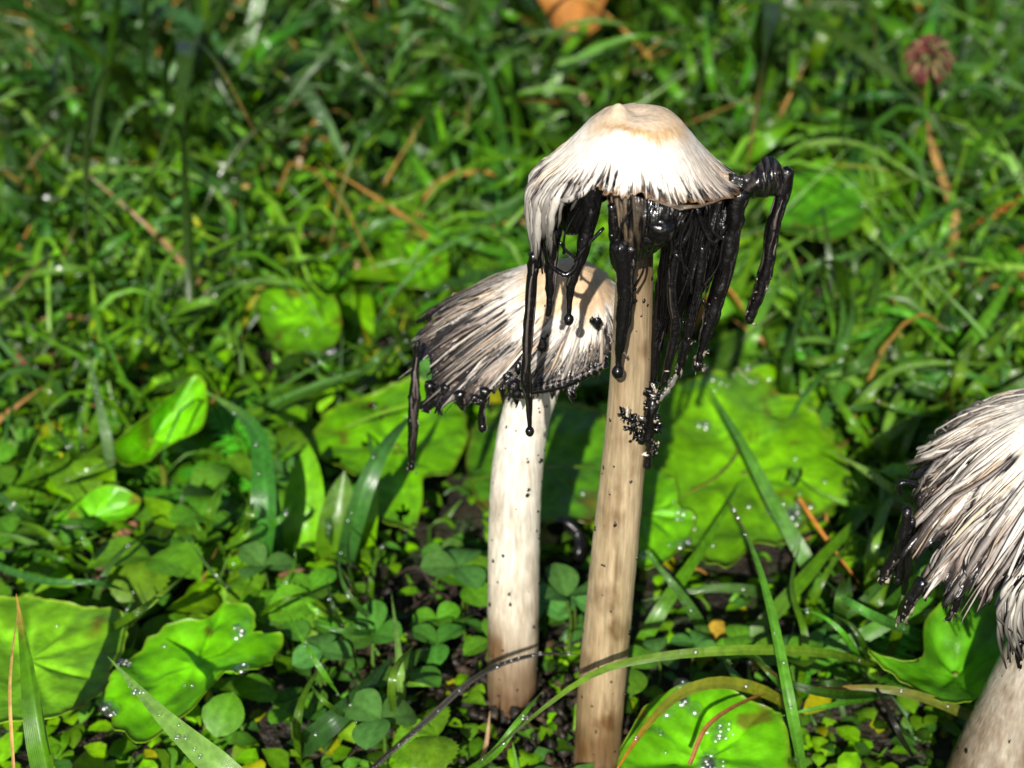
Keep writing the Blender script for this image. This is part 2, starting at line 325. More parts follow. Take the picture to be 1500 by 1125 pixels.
def stem(parent, origin, pts, wpx, material, tint=None, seed=0):
    P = np.array([D(*p) for p in pts]); r = [w_/2*mm_per_px(p) for w_, p in zip(wpx, P)]; m = MB()
    tube(m, P, r, np.ones((2, 3)) if tint is None else tint, 40, 160, lump=.012, seed=seed, face=(0, -1, 0))
    V_ = m.V[0]; ang = np.arctan2(V_[:, 0]-np.interp(V_[:, 2], P[::-1, 2], P[::-1, 0]), .287-V_[:, 1]+.02); z_ = V_[:, 2]-origin[2]
    wx = V_[:, 0]+.0016*(vn(z_*300, V_[:, 0]*200, seed+8)-.5)
    st = (sst(.5, .95, vn(wx*620+seed*9, z_*38, seed+3))*.32+sst(.72, .92, vn(wx*260, z_*95+V_[:, 1]*120, seed+4))*.5)*(1. if seed == 1 else .5)
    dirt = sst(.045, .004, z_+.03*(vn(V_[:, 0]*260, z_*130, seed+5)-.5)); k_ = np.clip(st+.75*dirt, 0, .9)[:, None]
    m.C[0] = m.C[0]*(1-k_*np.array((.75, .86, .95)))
    o = m.build('stem', material, parent, origin); S_ = spline(P, 60); r_ = random.Random(seed); m = MB(); rr = np.interp(np.linspace(0, 1, 60), np.linspace(0, 1, len(r)), r)
    for i in range(95):                             # flecks of dried ink, in loose runs
        k = int(8+46*r_.random()**1.4); a = r_.choice((-1.2, -.5, .3, 1.1, 2.4, 3.9))+r_.gauss(0, .22); d = np.array([math.sin(a), -math.cos(a), 0])
        ball(m, S_[k]+d*rr[k]*1.0, r_.uniform(.0003, .00075)*r_.random()**.7, (.008, .006, .006), 5, 6, (.8+.2*abs(d[1]), .8, r_.uniform(.7, 1.6)), .5, i)
    m.build('ink_flecks', M_INK, o, origin, 'stuff')
    return o

# --- the tall one
base1 = np.array([D(872, 1150, .287)[0], .287, 0.]); base1[2] = gz(base1[0], base1[1])
m1 = thing('ink_cap_mushroom', base1, 'tall ink cap mushroom, white dome melting into long black drips', 'mushroom')
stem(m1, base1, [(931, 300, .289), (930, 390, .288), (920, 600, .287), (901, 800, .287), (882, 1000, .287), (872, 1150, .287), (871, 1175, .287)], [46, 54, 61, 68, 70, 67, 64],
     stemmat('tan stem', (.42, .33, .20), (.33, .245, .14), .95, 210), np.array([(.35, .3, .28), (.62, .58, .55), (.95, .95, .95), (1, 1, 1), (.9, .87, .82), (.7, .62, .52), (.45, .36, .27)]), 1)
AX = D(936, 164, .2895)
pr = np.array([0, .28, .60, .92, 1.22, 1.50, 1.78, 2.03, 2.22, 2.34, 2.40]); pz = np.array([0, .0, .03, .12, .36, .68, 1.00, 1.27, 1.55, 1.85, 2.2])
pu = np.linspace(0, 1.1, 11)
def pos1(th, s):
    s = np.asarray(s); th = np.asarray(th)
    r = np.interp(s, pu, pr)*.01; z = np.interp(s, pu, pz)*.01
    lf = np.exp(-((th+1.2)/.75)**2)                # left flap stands out, the front is tucked in
    r = r*(1+.03*lf*s+.06*np.exp(-((th-1.5)/.6)**2)*s-.08*np.exp(-((th)/.5)**2)*s+.05*(vn(th*2.1+3, s*2, 8)-.5)*s*sst(.1, .5, s))
    z = z+.0009*(vn(th*2.5, s*3, 9)-.5)*sst(.15, .5, s)-.0012*np.exp(-((th+.5)/.22)**2)*sst(.55, 1, s)
    z = z+.0032*np.exp(-((th-1.45)/.75)**2)*sst(.2, .5, s)*sst(.95, .68, s)+.0012*np.exp(-((th+1.3)/.6)**2)*sst(.2, .45, s)*sst(.8, .55, s)
    bump = .0022*np.exp(-((s-.17)/.075)**2)*np.exp(-((th+1.45)/.55)**2)-.0007*np.exp(-(s/.09)**2)   # small knob on the crown
    return np.stack([AX[0]+r*np.sin(th), AX[1]-r*np.cos(th), AX[2]-z+bump], -1)
def smax1(th):
    th = np.asarray(th)
    side = sst(.3, 1.5, np.abs(th)); fl = np.exp(-((th+1.3)/.42)**2)
    return .735+.03*np.exp(-((th-.4)/.3)**2)+.13*side+.09*fl-.05*np.exp(-((th+.5)/.14)**2)+.05*(vn(th*30, 0, 11)-.5)+.05*(vn(th*9, 0, 12)-.5)
def col1(th, s, f, P):
    big = vn(th*5, s*4, 21); fine = vn(th*40, s*30, 23)
    c = np.broadcast_to(CREAM, f.shape+(3,)).copy()
    rag = s+.14*(vn(np.sin(th)*3*s+2, np.cos(th)*3*s+7, 20)-.5)
    tn = sst(.56, .26, rag)*(.45+.3*vn(np.sin(th)*2*s+9, np.cos(th)*2*s, 25)); ring = np.exp(-((rag-.42)/.07)**2)*(.25+.75*np.maximum(0, np.cos(th)))
    tn = np.clip(tn*1.15+ring*.75*(.6+.6*fine), 0, 1)[..., None]; c = c*(1-tn)+np.array((.50, .31, .13))*tn
    side = (sst(.25, 1.0, th)*sst(2.4, 1.6, th)*sst(.40, .75, s)*.95*(.35+.65*big)*(.45+1.1*f))[..., None].clip(0, 1); c = c*(1-side)+np.array((.24, .17, .125))*side
    thr = .12+.52*sst(.66, 1.02, s+.13*(big-.5))
    flap = sst(-.45, -.75, th); thr = thr+flap*sst(.6, .85, s)*.06
    k = sst(thr+.06, thr-.09, f)*sst(.56, .8, s); k = k[..., None]
    c = c*(1-k)+(BLACK*2+GREY*.25*fine[..., None])*k
    e = (sst(.93, 1.0, s)*.75)[..., None]; ec = np.where((th > -.55)[..., None], np.array((.20, .10, .03)), np.array((.03, .022, .02)))
    return c*(1-e)+ec*e*(.4+.8*f[..., None])
Vc, Cc, _ = cap_grid(pos1, smax1, 620, 100, fibres(30, 95, 4, 1), col1, .0007)
mb = MB(); mb.add(Vc, grid_faces(*Vc.shape[:2]), Cc.reshape(-1, 3)); cap1 = mb.build('cap', M_CAP, m1, base1)
mb = MB()
strands_on(mb, pos1, smax1, 170, -2.9, 3.0, (.52, .70), (.0, .0016), .00019, (.00005, .0003), 3, (.0, 1.), .6, .9, .018, (.74, .98))
mb.build('rim_fibres', M_CAP, cap1, base1, 'stuff')
# left flap: torn strands that gather into drips
mb = MB(); r_ = random.Random(5)
for i in range(58):
    th = r_.uniform(-1.95, -.58); em = float(smax1(np.array([th]))[0]); P = [pos1(th, em-.10), pos1(th, em)]
    e = P[-1]; tx = 779+abs(r_.gauss(0, 1))*11; k = sst(-1.25, -.55, th); ty = 385-90*float(k)+r_.uniform(-40, 18)
    g = D(tx+float(k)*48, ty, float(e[1])*.6+.4*.283)
    P += [e*.62+g*.38+np.array([-.0006, 0, -.0004])*r_.random(), e*.28+g*.72, g]
    d = r_.random()**1.1; c0 = CREAM*(1-d)*.8+GREY*d*.3; wd = r_.uniform(.00035, .0009)
    tube(mb, P, [wd*.4, wd, wd, wd*.9, wd*.4], np.array([c0, c0, c0*.75, c0*.45+BLACK, BLACK*3]), 6, 18, flat=.5, lump=.25, seed=i)
mb.build('hanging_fibres', M_CAP, cap1, base1, 'stuff')
wh = lambda u, t, f: BLACK*np.ones(f.shape+(1,))
def striped(u, t, f):
    k = (sst(.46, .6, f)*sst(.55, .1, u)*sst(1.05, .45, t))[..., None]; return BLACK*1.2*(1-k)+np.array((.15, .11, .07))*k
# behind the flap, the front sheet over the stem, the great black sheet on the right, the back of the gills
curtain(cap1, base1, [(800, 262, .291), (840, 262, .283), (885, 268, .280)], [(812, 330, .290), (836, 345, .285), (872, 330, .283)], 40, 20, .0012, wh, .001, seed=2)
curtain(cap1, base1, [(886, 272, .277), (925, 288, .272), (975, 298, .271), (1015, 300, .273)], [(902, 372, .277), (925, 385, .275), (958, 372, .273), (990, 345, .274)], 110, 40, .0020, striped, .0028, seed=4, fq=1.1)
curtain(cap1, base1, [(972, 300, .279), (1020, 300, .281), (1066, 292, .286), (1090, 278, .290)], [(957, 560, .289), (975, 545, .288), (1008, 490, .288), (1040, 440, .290)], 120, 60, .0034, wh, .002, seed=6, fq=1.2, ragged=.3)
curtain(cap1, base1, [(800, 250, .300), (900, 235, .307), (1000, 240, .307), (1078, 262, .300)], [(822, 300, .298), (905, 330, .300), (985, 400, .300), (1060, 420, .297)], 80, 24, .0030, wh, 0, seed=8, ragged=.35)
def film(u, t, f): return np.array((.12, .085, .06))*(.2+1.4*f[..., None])
curtain(cap1, base1, [(950, 290, .2705), (985, 300, .2695), (1025, 300, .2705), (1064, 288, .275)], [(958, 298, .2702), (990, 309, .2692), (1022, 308, .2700), (1060, 293, .2745)], 40, 8, .0006, film, .0002, 'torn_film', 9, .0003, M_CAP, 1., .55)
mb = MB()
ball(mb, D(968, 337, .2705), 21*mm_per_px(D(968, 337, .27)), BLACK, 14, 18, (1, .8, .95), .22, 3); ball(mb, D(947, 345, .2715), 15*mm_per_px(D(947, 340, .27)), BLACK, 12, 14, (1, .8, 1.3), .3, 5)
mb.build('ink_bulge', M_INK, cap1, base1)
DR = [  # points, radii px, depth, bits, bulb
 ([(783, 372), (779, 410), (775, 470), (771, 520), (770, 555), (775, 590), (776, 632)], [9, 8, 8, 6, 9, 5, 3], .2815, 6, 7),
 ([(812, 335), (808, 390), (806, 430), (803, 462)], [11, 10, 7, 4], .2835, 4, 0),
 ([(868, 300), (857, 350), (847, 385), (838, 410), (834, 440), (833, 468)], [12, 10, 8, 8, 5, 3], .2835, 0, 8),
 ([(878, 285), (866, 330), (856, 372), (846, 398)], [8, 7, 6, 5], .2845, 0, 0),
 ([(800, 362), (808, 388), (828, 402), (842, 392), (852, 368), (884, 334)], [3.5, 4, 4.5, 4, 3, 2.5], .2825, 0, 0),
 ([(820, 355), (832, 370), (846, 380)], [2.5, 2.5, 2.5], .282, 0, 0),
 ([(908, 355), (914, 400), (915, 440), (910, 490), (906, 525), (905, 545)], [15, 15, 13, 10, 4, 5], .2735, 7, 9.5),
 ([(925, 360), (918, 390), (914, 420)], [15, 12, 7], .274, 0, 0),
 ([(896, 300), (901, 340), (906, 385)], [7, 9, 7], .2745, 3, 0),
 ([(1082, 280), (1074, 330), (1064, 385), (1052, 430), (1040, 470), (1030, 505), (1022, 535)], [15, 14, 14, 12, 11, 8, 5], .2855, 28, 9),
 ([(1005, 305), (998, 340), (988, 380), (984, 430), (990, 480), (980, 530), (970, 566)], [6, 7, 8, 7, 8, 7, 4], .281, 5, 0),
 ([(1020, 303), (1031, 335), (1043, 355), (1050, 352), (1062, 330)], [4.5, 4, 4, 3.5, 4], .280, 0, 0),
 ([(1002, 306), (1012, 330), (994, 366)], [5, 4, 5], .2785, 0, 0),
 ([(1030, 360), (1022, 420), (1012, 470), (1000, 520), (994, 548)], [10, 10, 9, 7, 4], .284, 8, 0),
 ([(975, 380), (968, 440), (962, 500), (958, 555)], [9, 10, 9, 6], .2865, 0, 0),
 ([(1152, 248), (1146, 285), (1133, 330), (1126, 375), (1118, 410), (1108, 440), (1098, 466)], [10, 11, 10, 9.5, 11, 10, 7], .291, 26, 8),
] + [([(a, b), ((a+c)/2+e, (b+d)/2+f), (c, d)], [2.2, 1.6, 2.4], q, 0, 0) for a, b, c, d, e, f, q in [
 (955, 300, 985, 372, 10, 4, .2705), (1015, 306, 1003, 400, -12, 0, .2775), (1040, 300, 1060, 352, -9, 8, .279), (930, 300, 905, 372, -8, -4, .2715), (990, 372, 1012, 430, 9, 0, .2800),
 (1010, 400, 985, 470, -4, 8, .2815), (1060, 345, 1030, 420, 6, 8, .2825), (850, 300, 826, 372, -10, 6, .2825), (795, 320, 812, 400, -6, 10, .2835), (1030, 440, 1046, 455, 0, 12, .2845), (1000, 470, 1020, 500, 0, 14, .2845), (945, 372, 930, 420, 5, 0, .2740)]]
for i, (p, rp_, dd, bits, bulb) in enumerate(DR): drip(cap1, base1, p, rp_, dd, i+1, bits, .22, bulb)
# the curled black flap on the right
mb = MB(); r_ = random.Random(15)
for i in range(15):
    q = i/14; o = (q-.5)*22
    tube(mb, [D(1058+q*8, 262+o*.5, .287+q*.003), D(1098, 274+o*.45, .288+q*.003), D(1112+q*4, 262+o*.6, .2885+q*.002), D(1121+q*5, 243+o*.5, .289), D(1133+q*4, 243+o*.55, .290), D(1141+q*3, 268+o*.4, .291)],
         [k*mm_per_px(AX) for k in (4, 6.5, 7, 6.5, 6, 3)], np.array([(.3, .2, .12), (.08, .05, .03), BLACK*2, BLACK, BLACK]), 7, 22, lump=.18, seed=i)
curl = mb.build('curled_flap', M_INK, cap1, base1)
def greyrib(u, t, f): k = (sst(.55, .7, f)*.5)[..., None]; return BLACK*1.5*(1-k)+GREY*.35*k
curtain(cap1, base1, [(1068, 256, .286), (1096, 257, .2868), (1114, 240, .287), (1124, 231, .288), (1138, 236, .289), (1150, 250, .2905)], [(1066, 282, .286), (1094, 290, .2868), (1112, 291, .287), (1124, 289, .288), (1136, 287, .289), (1146, 285, .2905)], 60, 18, .0016, greyrib, .0035, 'curled_sheet', 12)
# clotted ink and crumbs stuck on the stem under the sheet
mb = MB(); r_ = random.Random(9)
for i in range(120):
    t = r_.random(); x, y = (911+t*48, 612+t*20+r_.uniform(-14, 22)) if i % 2 else (962-r_.random()*12+r_.uniform(-6, 6), 570+r_.random()*100)
    c = BLACK if r_.random() < (.78 if i % 2 else .45) else np.array((.45, .39, .3))*r_.uniform(.1, 1); dd = .2795 if x < 945 else .2835
    ball(mb, D(x, y, dd), r_.uniform(1.8, 5.5)*mm_per_px(AX), c, 6, 7, (r_.uniform(.3, 1.5), .6, r_.uniform(.4, 1.7)), .9, i)
tube(mb, [D(955, 640, .284), D(950, 665, .284), D(948, 684, .284)], [.0007, .0009, .0011], BLACK, 8, 10)
tube(mb, [D(957, 560, .2855), D(952, 600, .284), D(950, 645, .2835)], [.0016, .0018, .0012], BLACK, 8, 16, lump=.5, seed=8)
tube(mb, [D(1004, 520, .287), D(985, 560, .286), D(965, 585, .285)], [.0006, .0006, .0008], CREAM*.18, 7, 22, lump=.8, seed=2)
for i in range(26): ball(mb, D(1004-i*1.6+r_.uniform(-4, 4), 520+i*2.6, .2865-i*.00006), r_.uniform(1.2, 3.6)*mm_per_px(AX), np.array((.45, .39, .3))*r_.uniform(.1, 1) if i % 2 else BLACK, 5, 6, (1, .7, r_.uniform(.6, 1.5)), .7, i)
mb.build('ink_clot', M_INK, m1, base1)

# --- the shorter one behind it
def rim_cap(apex, rim, p, flare=0., axis=None):
    Rm = spline(rim, 240, True); cen = Rm.mean(0); ax = nrm(np.asarray(axis if axis is not None else apex-cen))
    def pos(th, s):
        th, s = np.broadcast_arrays(np.asarray(th, float), np.asarray(s, float))
        u = (th/(2*math.pi)+.5)*240; i = np.floor(u).astype(int); f = (u-i)[..., None]
        d = Rm[i % 240]*(1-f)+Rm[(i+1) % 240]*f-apex
        h = (d @ ax)[..., None]; per = d-h*ax
        wv = .0012*(vn(th*4, s*2.5, 31)-.5)*s
        return apex+per*(s[..., None]**.92)+ax*h*(s[..., None]**p)+ax*(wv+flare*np.maximum(s-.8, 0)**2)[..., None]
    return pos
base2 = np.array([D(749, 1062, .31)[0], .31, 0.]); base2[2] = gz(base2[0], base2[1])
m2 = thing('ink_cap_mushroom', base2, 'shorter ink cap with pale speckled stem and flared dark-edged shaggy cap', 'mushroom')
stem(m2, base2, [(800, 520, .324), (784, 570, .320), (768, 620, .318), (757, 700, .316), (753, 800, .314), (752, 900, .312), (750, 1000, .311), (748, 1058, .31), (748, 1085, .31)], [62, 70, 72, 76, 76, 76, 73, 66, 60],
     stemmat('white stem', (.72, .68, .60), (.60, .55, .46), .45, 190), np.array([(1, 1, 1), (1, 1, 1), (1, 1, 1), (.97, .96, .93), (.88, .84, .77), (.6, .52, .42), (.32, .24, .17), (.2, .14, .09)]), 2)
rim2 = [D(*p) for p in [(722, 424, .362), (660, 440, .352), (622, 462, .340), (606, 505, .327), (612, 560, .317), (645, 585, .310), (700, 590, .305), (755, 580, .302), (800, 574, .302), (850, 556, .304), (893, 528, .309), (915, 490, .318), (918, 452, .335), (880, 420, .352), (800, 412, .362)]]
pos2 = rim_cap(D(862, 398, .323), rim2, 1.75)
def smax2(th): th = np.asarray(th); return .97+.15*(vn(th*8, 0, 41)-.5)+.06*(vn(th*45, 0, 42)-.5)
def shag(seed, tans, dk):
    def c_(th, s, f, P):
        big = vn(th*5, s*4, seed); pat = vn(th*11, s*7, seed+3)
        c = np.broadcast_to(CREAM, f.shape+(3,)).copy()*(.86+.16*pat[..., None])
        tn = (sst(tans, tans-.22, s+.2*(big-.5))*.75)[..., None]; c = c*(1-tn)+TAN*np.array((1, .9, .75))*tn
        br = (sst(.5, .9, s+.25*(big-.5))*.85*sst(.2, .6, pat))[..., None]; c = c*(1-br)+np.array((.16, .10, .07))*br
        thr = .14+dk*sst(.35, 1.0, s+.3*(big-.5)); k = (sst(thr+.07, thr-.08, f)*sst(.22, .5, s))[..., None]
        c = c*(1-k)+(BLACK*2.5+GREY*.1)*k
        e = (sst(.93, 1.02, s+.06*(big-.5))*.9)[..., None]; return c*(1-e)+BLACK*2*e
    return c_
Vc, Cc, _ = cap_grid(pos2, smax2, 560, 110, fibres(16, 60, 6, 51, .16), shag(61, .6, .62), .0026)
mb = MB(); mb.add(Vc, grid_faces(*Vc.shape[:2]), Cc.reshape(-1, 3)); cap2 = mb.build('cap', M_CAP, m2, base2)
mb = MB(); strands_on(mb, pos2, smax2, 300, -math.pi, math.pi, (.45, .88), (.0, .0028), .00024, (.0001, .0009), 13, (.0, 1.), .7, .93, .2, (.58, .97), .035)
mb.build('shaggy_fibres', M_CAP, cap2, base2, 'stuff')
for i, (p, rp_, dd, bits, bulb) in enumerate([
 ([(612, 500), (608, 545), (607, 580), (606, 620), (604, 660), (603, 684)], [4, 6, 9, 8, 6, 3], .318, 16, 5),
 ([(630, 560), (634, 580), (622, 600)], [8, 10, 9], .314, 6, 0),
 ([(655, 565), (645, 580), (634, 592)], [7, 6, 4], .311, 0, 0),
 ([(672, 575), (676, 590), (678, 600)], [9, 6, 3], .307, 0, 0),
 ([(712, 570), (707, 590), (706, 612), (707, 626)], [8, 5, 5, 6], .305, 0, 7),
 ([(694, 580), (700, 588), (712, 584)], [6, 6, 6], .305, 0, 0),
 ([(752, 560), (758, 575), (770, 578)], [9, 10, 6], .302, 0, 0)]): drip(cap2, base2, p, rp_, dd, 40+i, bits, .25, bulb)
def rim_teeth(cap, base, pos, smax, n, th0, th1, lmin, lmax, seed):
    m = MB(); r = random.Random(seed)
    for i in range(n):
        th = th0+(th1-th0)*(i+r.random())/n; em = float(smax(np.array([th]))[0]); wv = r.uniform(.02, .05)
        for q in range(4):
            t2 = th+wv*(q-1.5)/1.5; a = pos(t2, em*.9); b = pos(t2, em*.985); e = pos(th, em*.99)+np.array([r.uniform(-.0012, .0012), r.uniform(-.001, .001), -r.uniform(lmin, lmax)]); k = r.uniform(.0003, .0006)
            tube(m, [a, b, b*.5+e*.5+np.array([0, -.0004, 0]), e], [k*.5, k, k*1.1, k*.5], np.array([(.1, .07, .05), BLACK*3, BLACK, BLACK]), 6, 12, lump=.3, seed=i+q)
    m.build('rim_teeth', M_INK, cap, base, 'stuff')
rim_teeth(cap2, base2, pos2, smax2, 34, -math.pi, math.pi, .001, .005, 3)
mb = MB()                                           # rolled, ribbed lip along the right of the rim
for i in range(40):
    t = i/39; x = 775+t*112; y = 566-t*36+math.sin(t*3)*6; c = D(x, y+5, .2985+.008*t)
    k = mm_per_px(c); a = 2.2
    pts = [c+np.array([-6*math.cos(a*q-1.2), -6*math.sin(a*q*.7), 8-11*q])*k*(.75+.1*math.sin(i)) for q in (0, .35, .7, 1)]
    tube(mb, pts, [1.2*k, 2.6*k, 2.4*k, 1*k], BLACK*2 if i % 3 else GREY*.8, 5, 9)
tube(mb, [D(768, 576, .3), D(830, 562, .3025), D(890, 534, .308)], [.0009, .0011, .0008], BLACK, 7, 20)
mb.build('rolled_lip', M_INK, cap2, base2)
mb = MB()
for (x, y, rr) in [(795, 506, 9), (875, 474, 7), (868, 470, 5), (760, 540, 8), (745, 555, 9)]:
    ball(mb, D(x, y, .3055 if x < 800 else .3085), rr*.000155, BLACK, 7, 9, (1, .6, 1.4), .3, int(x))
mb.build('ink_spot', M_INK, cap2, base2)

# --- the one at the right edge
base3 = np.array([D(1435, 1200, .268)[0], .268, 0.]); base3[2] = gz(base3[0], base3[1])
m3 = thing('ink_cap_mushroom', base3, 'shaggy white ink cap leaning out past its curled green leaf, tattered brown rim', 'mushroom')
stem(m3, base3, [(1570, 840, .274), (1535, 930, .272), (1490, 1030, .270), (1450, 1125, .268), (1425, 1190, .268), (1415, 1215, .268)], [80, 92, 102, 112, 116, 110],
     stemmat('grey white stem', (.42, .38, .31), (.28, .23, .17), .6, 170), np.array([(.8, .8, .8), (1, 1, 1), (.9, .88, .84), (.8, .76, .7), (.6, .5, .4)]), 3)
rim3 = [D(*p) for p in [(1440, 612, .325), (1385, 628, .312), (1352, 665, .300), (1335, 730, .287), (1345, 800, .276), (1372, 860, .266), (1425, 880, .260), (1480, 925, .254), (1560, 950, .250), (1660, 930, .250), (1760, 850, .258), (1790, 740, .280), (1740, 640, .315), (1640, 600, .335), (1530, 600, .335)]]
pos3 = rim_cap(D(1610, 585, .288), rim3, 1.6, .0)
def smax3(th): th = np.asarray(th); return .97+.16*(vn(th*9, 0, 71)-.5)+.08*(vn(th*30, 0, 72)-.5)
Vc, Cc, _ = cap_grid(pos3, smax3, 560, 110, fibres(12, 44, 7, 81, .2), shag(91, .12, .50), .0036)
mb = MB(); mb.add(Vc, grid_faces(*Vc.shape[:2]), Cc.reshape(-1, 3)); cap3 = mb.build('cap', M_CAP, m3, base3)
mb = MB(); strands_on(mb, pos3, smax3, 400, -math.pi, math.pi, (.35, .9), (.0, .004), .00046, (.0002, .0022), 23, (.0, 1.), .7, .85, .26, (.62, 1.04), .06)
mb.build('shaggy_fibres', M_CAP, cap3, base3, 'stuff')
rim_teeth(cap3, base3, pos3, smax3, 26, -math.pi, math.pi, .001, .005, 5)
for i, (p, rp_, dd, bits, bulb) in enumerate([
 ([(1330, 745), (1325, 780), (1318, 805), (1305, 825), (1292, 848)], [9, 11, 11, 9, 8], .279, 22, 8),
 ([(1335, 760), (1331, 800), (1327, 845), (1324, 870)], [7, 6, 6, 4], .279, 2, 0),
 ([(1352, 850), (1340, 870), (1328, 888), (1318, 908)], [9, 10, 9, 7], .266, 22, 0),
 ([(1318, 812), (1316, 835), (1315, 850)], [5, 4, 4], .2785, 0, 6),
 ([(1408, 860), (1398, 890), (1388, 908)], [7, 6, 4], .264, 3, 0),
 ([(1320, 725), (1316, 712), (1326, 706), (1345, 712)], [4, 4, 4, 5], .288, 0, 0),
 ([(1494, 940), (1492, 962), (1494, 978)], [5, 5, 3], .2535, 3, 0)]): drip(cap3, base3, p, rp_, dd, 60+i, bits, .28, bulb)
mb = MB(); r_ = random.Random(77)                  # tattered pale tuft hanging over the stem
for i in range(26):
    x = 1462+r_.random()*44; y = 880+r_.uniform(-14, 10); l = r_.uniform(40, 95); d_ = .2525+r_.uniform(-.001, .001); c = CREAM*r_.uniform(.25, 1)
    tube(mb, [D(x+14, y-22, d_+.002), D(x, y, d_), D(x-4+r_.uniform(-6, 6), y+l*.5, d_), D(x+r_.uniform(-4, 12), y+l, d_)], [.0003, .0006*r_.uniform(.5, 1.3), .0005, .0002], np.array([c, c, c*.7, c*.3, BLACK*3]), 5, 14, flat=.5, lump=.2, seed=i)
mb.build('hanging_tuft', M_CAP, cap3, base3, 'stuff')

# ------------------------------------------------------------------ dew
def dew(parent, origin, pts, rmin=.0006, rmax=.0016, name='dew_drops'):
    if not len(pts): return
    m = MB()
    for p, nn, *sc in pts:
        ball(m, p+nn*rmin*.2, (sc[0] if sc else 1)*rmin+(rmax-rmin)*rnd.random()**1.8, (.9, .9, .9), 8, 10, (1, rnd.uniform(.8, 1.2), rnd.uniform(.5, .8)))
    return m.build(name, M_DEW, parent, origin, 'stuff')

# ------------------------------------------------------------------ big leaves traced on their own planes
LEAVES = []
def big_leaf(outline, cen, colr, label, nr=14, na=160, wave=.004, veins=7, teeth=.03, holes=(), drops=10, dens=None, group=None, cup=.0, seed=0, spots=()):
    O = spline([H(*p) for p in outline], na, True); c = H(*cen)
    base = np.array([c[0], c[1], float(gz(c[0], c[1]))])
    LEAVES.append((c[0], c[1], float(np.abs(O[:, 0]-c[0]).max()), float(np.abs(O[:, 1]-c[1]).max())))
    a = np.linspace(0, 1, na, endpoint=False)
    tt = 1+teeth*(np.abs(((a*na/9+.3*np.sin(a*40+seed)) % 1)-.5)*2-.5)*(.4+vn(a*30, 0, seed)*1.2)
    r = np.linspace(.03, 1, nr)[:, None]
    P = c[None, None]+(O-c)[None]*(r*(1+(tt-1)*r**6))[..., None]
    vang = (np.arange(veins)+.2*np.sin(np.arange(veins)*5+seed))/veins
    da = np.min(np.abs((a[:, None]-vang[None]+.5) % 1-.5), 1)
    vein = np.exp(-(da[None]*r*60)**2)*sst(1.05, .5, r); sec = np.abs(np.sin(r*18+da[None]*70))**8*.35*sst(.1, .4, r)
    ww = wave*((vn(P[..., 0]*55, P[..., 1]*55, seed)-.5)*1.6*r+(vn(P[..., 0]*150, P[..., 1]*150, seed+1)-.5)*.5)
    P[..., 2] += ww-.0009*vein+cup*r**2+.0006*(1-vein)*vn(P[..., 0]*420, P[..., 1]*420, 5)
    C = np.array(colr)[None, None]*(1+.42*vein+.3*sec-.55*(vn(P[..., 0]*90, P[..., 1]*90, seed+3)-.5)-.3*(vn(P[..., 0]*330, P[..., 1]*330, seed+6)-.5))[..., None]; bs = (sst(.84, .92, vn(P[..., 0]*150, P[..., 1]*150, seed+9))*.75)[..., None]; C = C*(1-bs)+np.array((.10, .07, .012))*bs
    edge = sst(.95, 1, r)[..., None]*.35; C = C*(1-edge)+np.array((.22, .22, .03))*edge
    th = P.copy(); th[..., 2] -= .0005
    F = grid_faces(nr, na, True)
    if holes:
        hp = [(H(x, y, cen[2]), rr*mm_per_px(c)) for x, y, rr in holes]; fl = P.reshape(-1, 3)
        F = [f for f in F if not any(np.linalg.norm((fl[list(f)].mean(0)-h)[:2]*[1, .62]) < q for h, q in hp)]
    q = nr*na; F2 = [tuple(reversed([i+q for i in f])) for f in F]; k = (nr-1)*na
    rimf = [(k+j, k+j+q, k+(j+1) % na+q, k+(j+1) % na) for j in range(na)]
    top = [tuple(range(na-1, -1, -1))]
    m = MB(); m.add(np.vstack([P.reshape(-1, 3), th.reshape(-1, 3)]), F+F2+rimf+top, np.vstack([C.reshape(-1, 3)]*2))
    t = thing('broad_leaf', base, label, 'leaf', group)
    bl = m.build('blade', M_LEAF, t, base)
    m = MB(); g = base-np.array([0, 0, .004]); tube(m, [c-[0, 0, .0006], c*.5+g*.5+[.002, .003, 0], g], [.0011, .0013, .0014], (.12, .2, .03), 7, 12); m.build('stalk', M_SMALL, t, base)
    pts = []
    for sx, sy, sn_, sr in spots:
        for i in range(sn_):
            h_ = H(sx+rnd.gauss(0, sr), sy+rnd.gauss(0, sr*.8), cen[2]+.003); q_ = P.reshape(-1, 3); j_ = int(np.argmin(((q_-h_)[:, :2]**2).sum(1))); pts.append((np.array([h_[0], h_[1], q_[j_][2]]), np.array([0, 0, 1.]), 1.7))
    for i in range(int(drops*.4)):
        ii = min(nr-2, int(nr*(rnd.random()**.45))); jj = rnd.randrange(na) if dens is None else int((dens[0]+rnd.gauss(0, dens[1]))*na) % na
        pts.append((P[ii, jj], np.array([0, 0, 1.])))
    dew(bl, base, pts, .0005, .0023)
    return t
LG, LG2, LY = (.105, .40, .003), (.09, .34, .004), (.14, .36, .015)
big_leaf([(-60, 900, .03), (20, 872, .028), (70, 878, .027), (130, 890, .026), (180, 895, .026), (186, 935, .026), (165, 985, .027), (150, 1015, .028), (90, 1050, .03), (20, 1062, .032), (-70, 1050, .034)], (40, 965, .028), LY,
         'flat yellow-green leaf with dark hairline, next to the toothed bright leaf', teeth=.03, drops=3, wave=.002, seed=1)
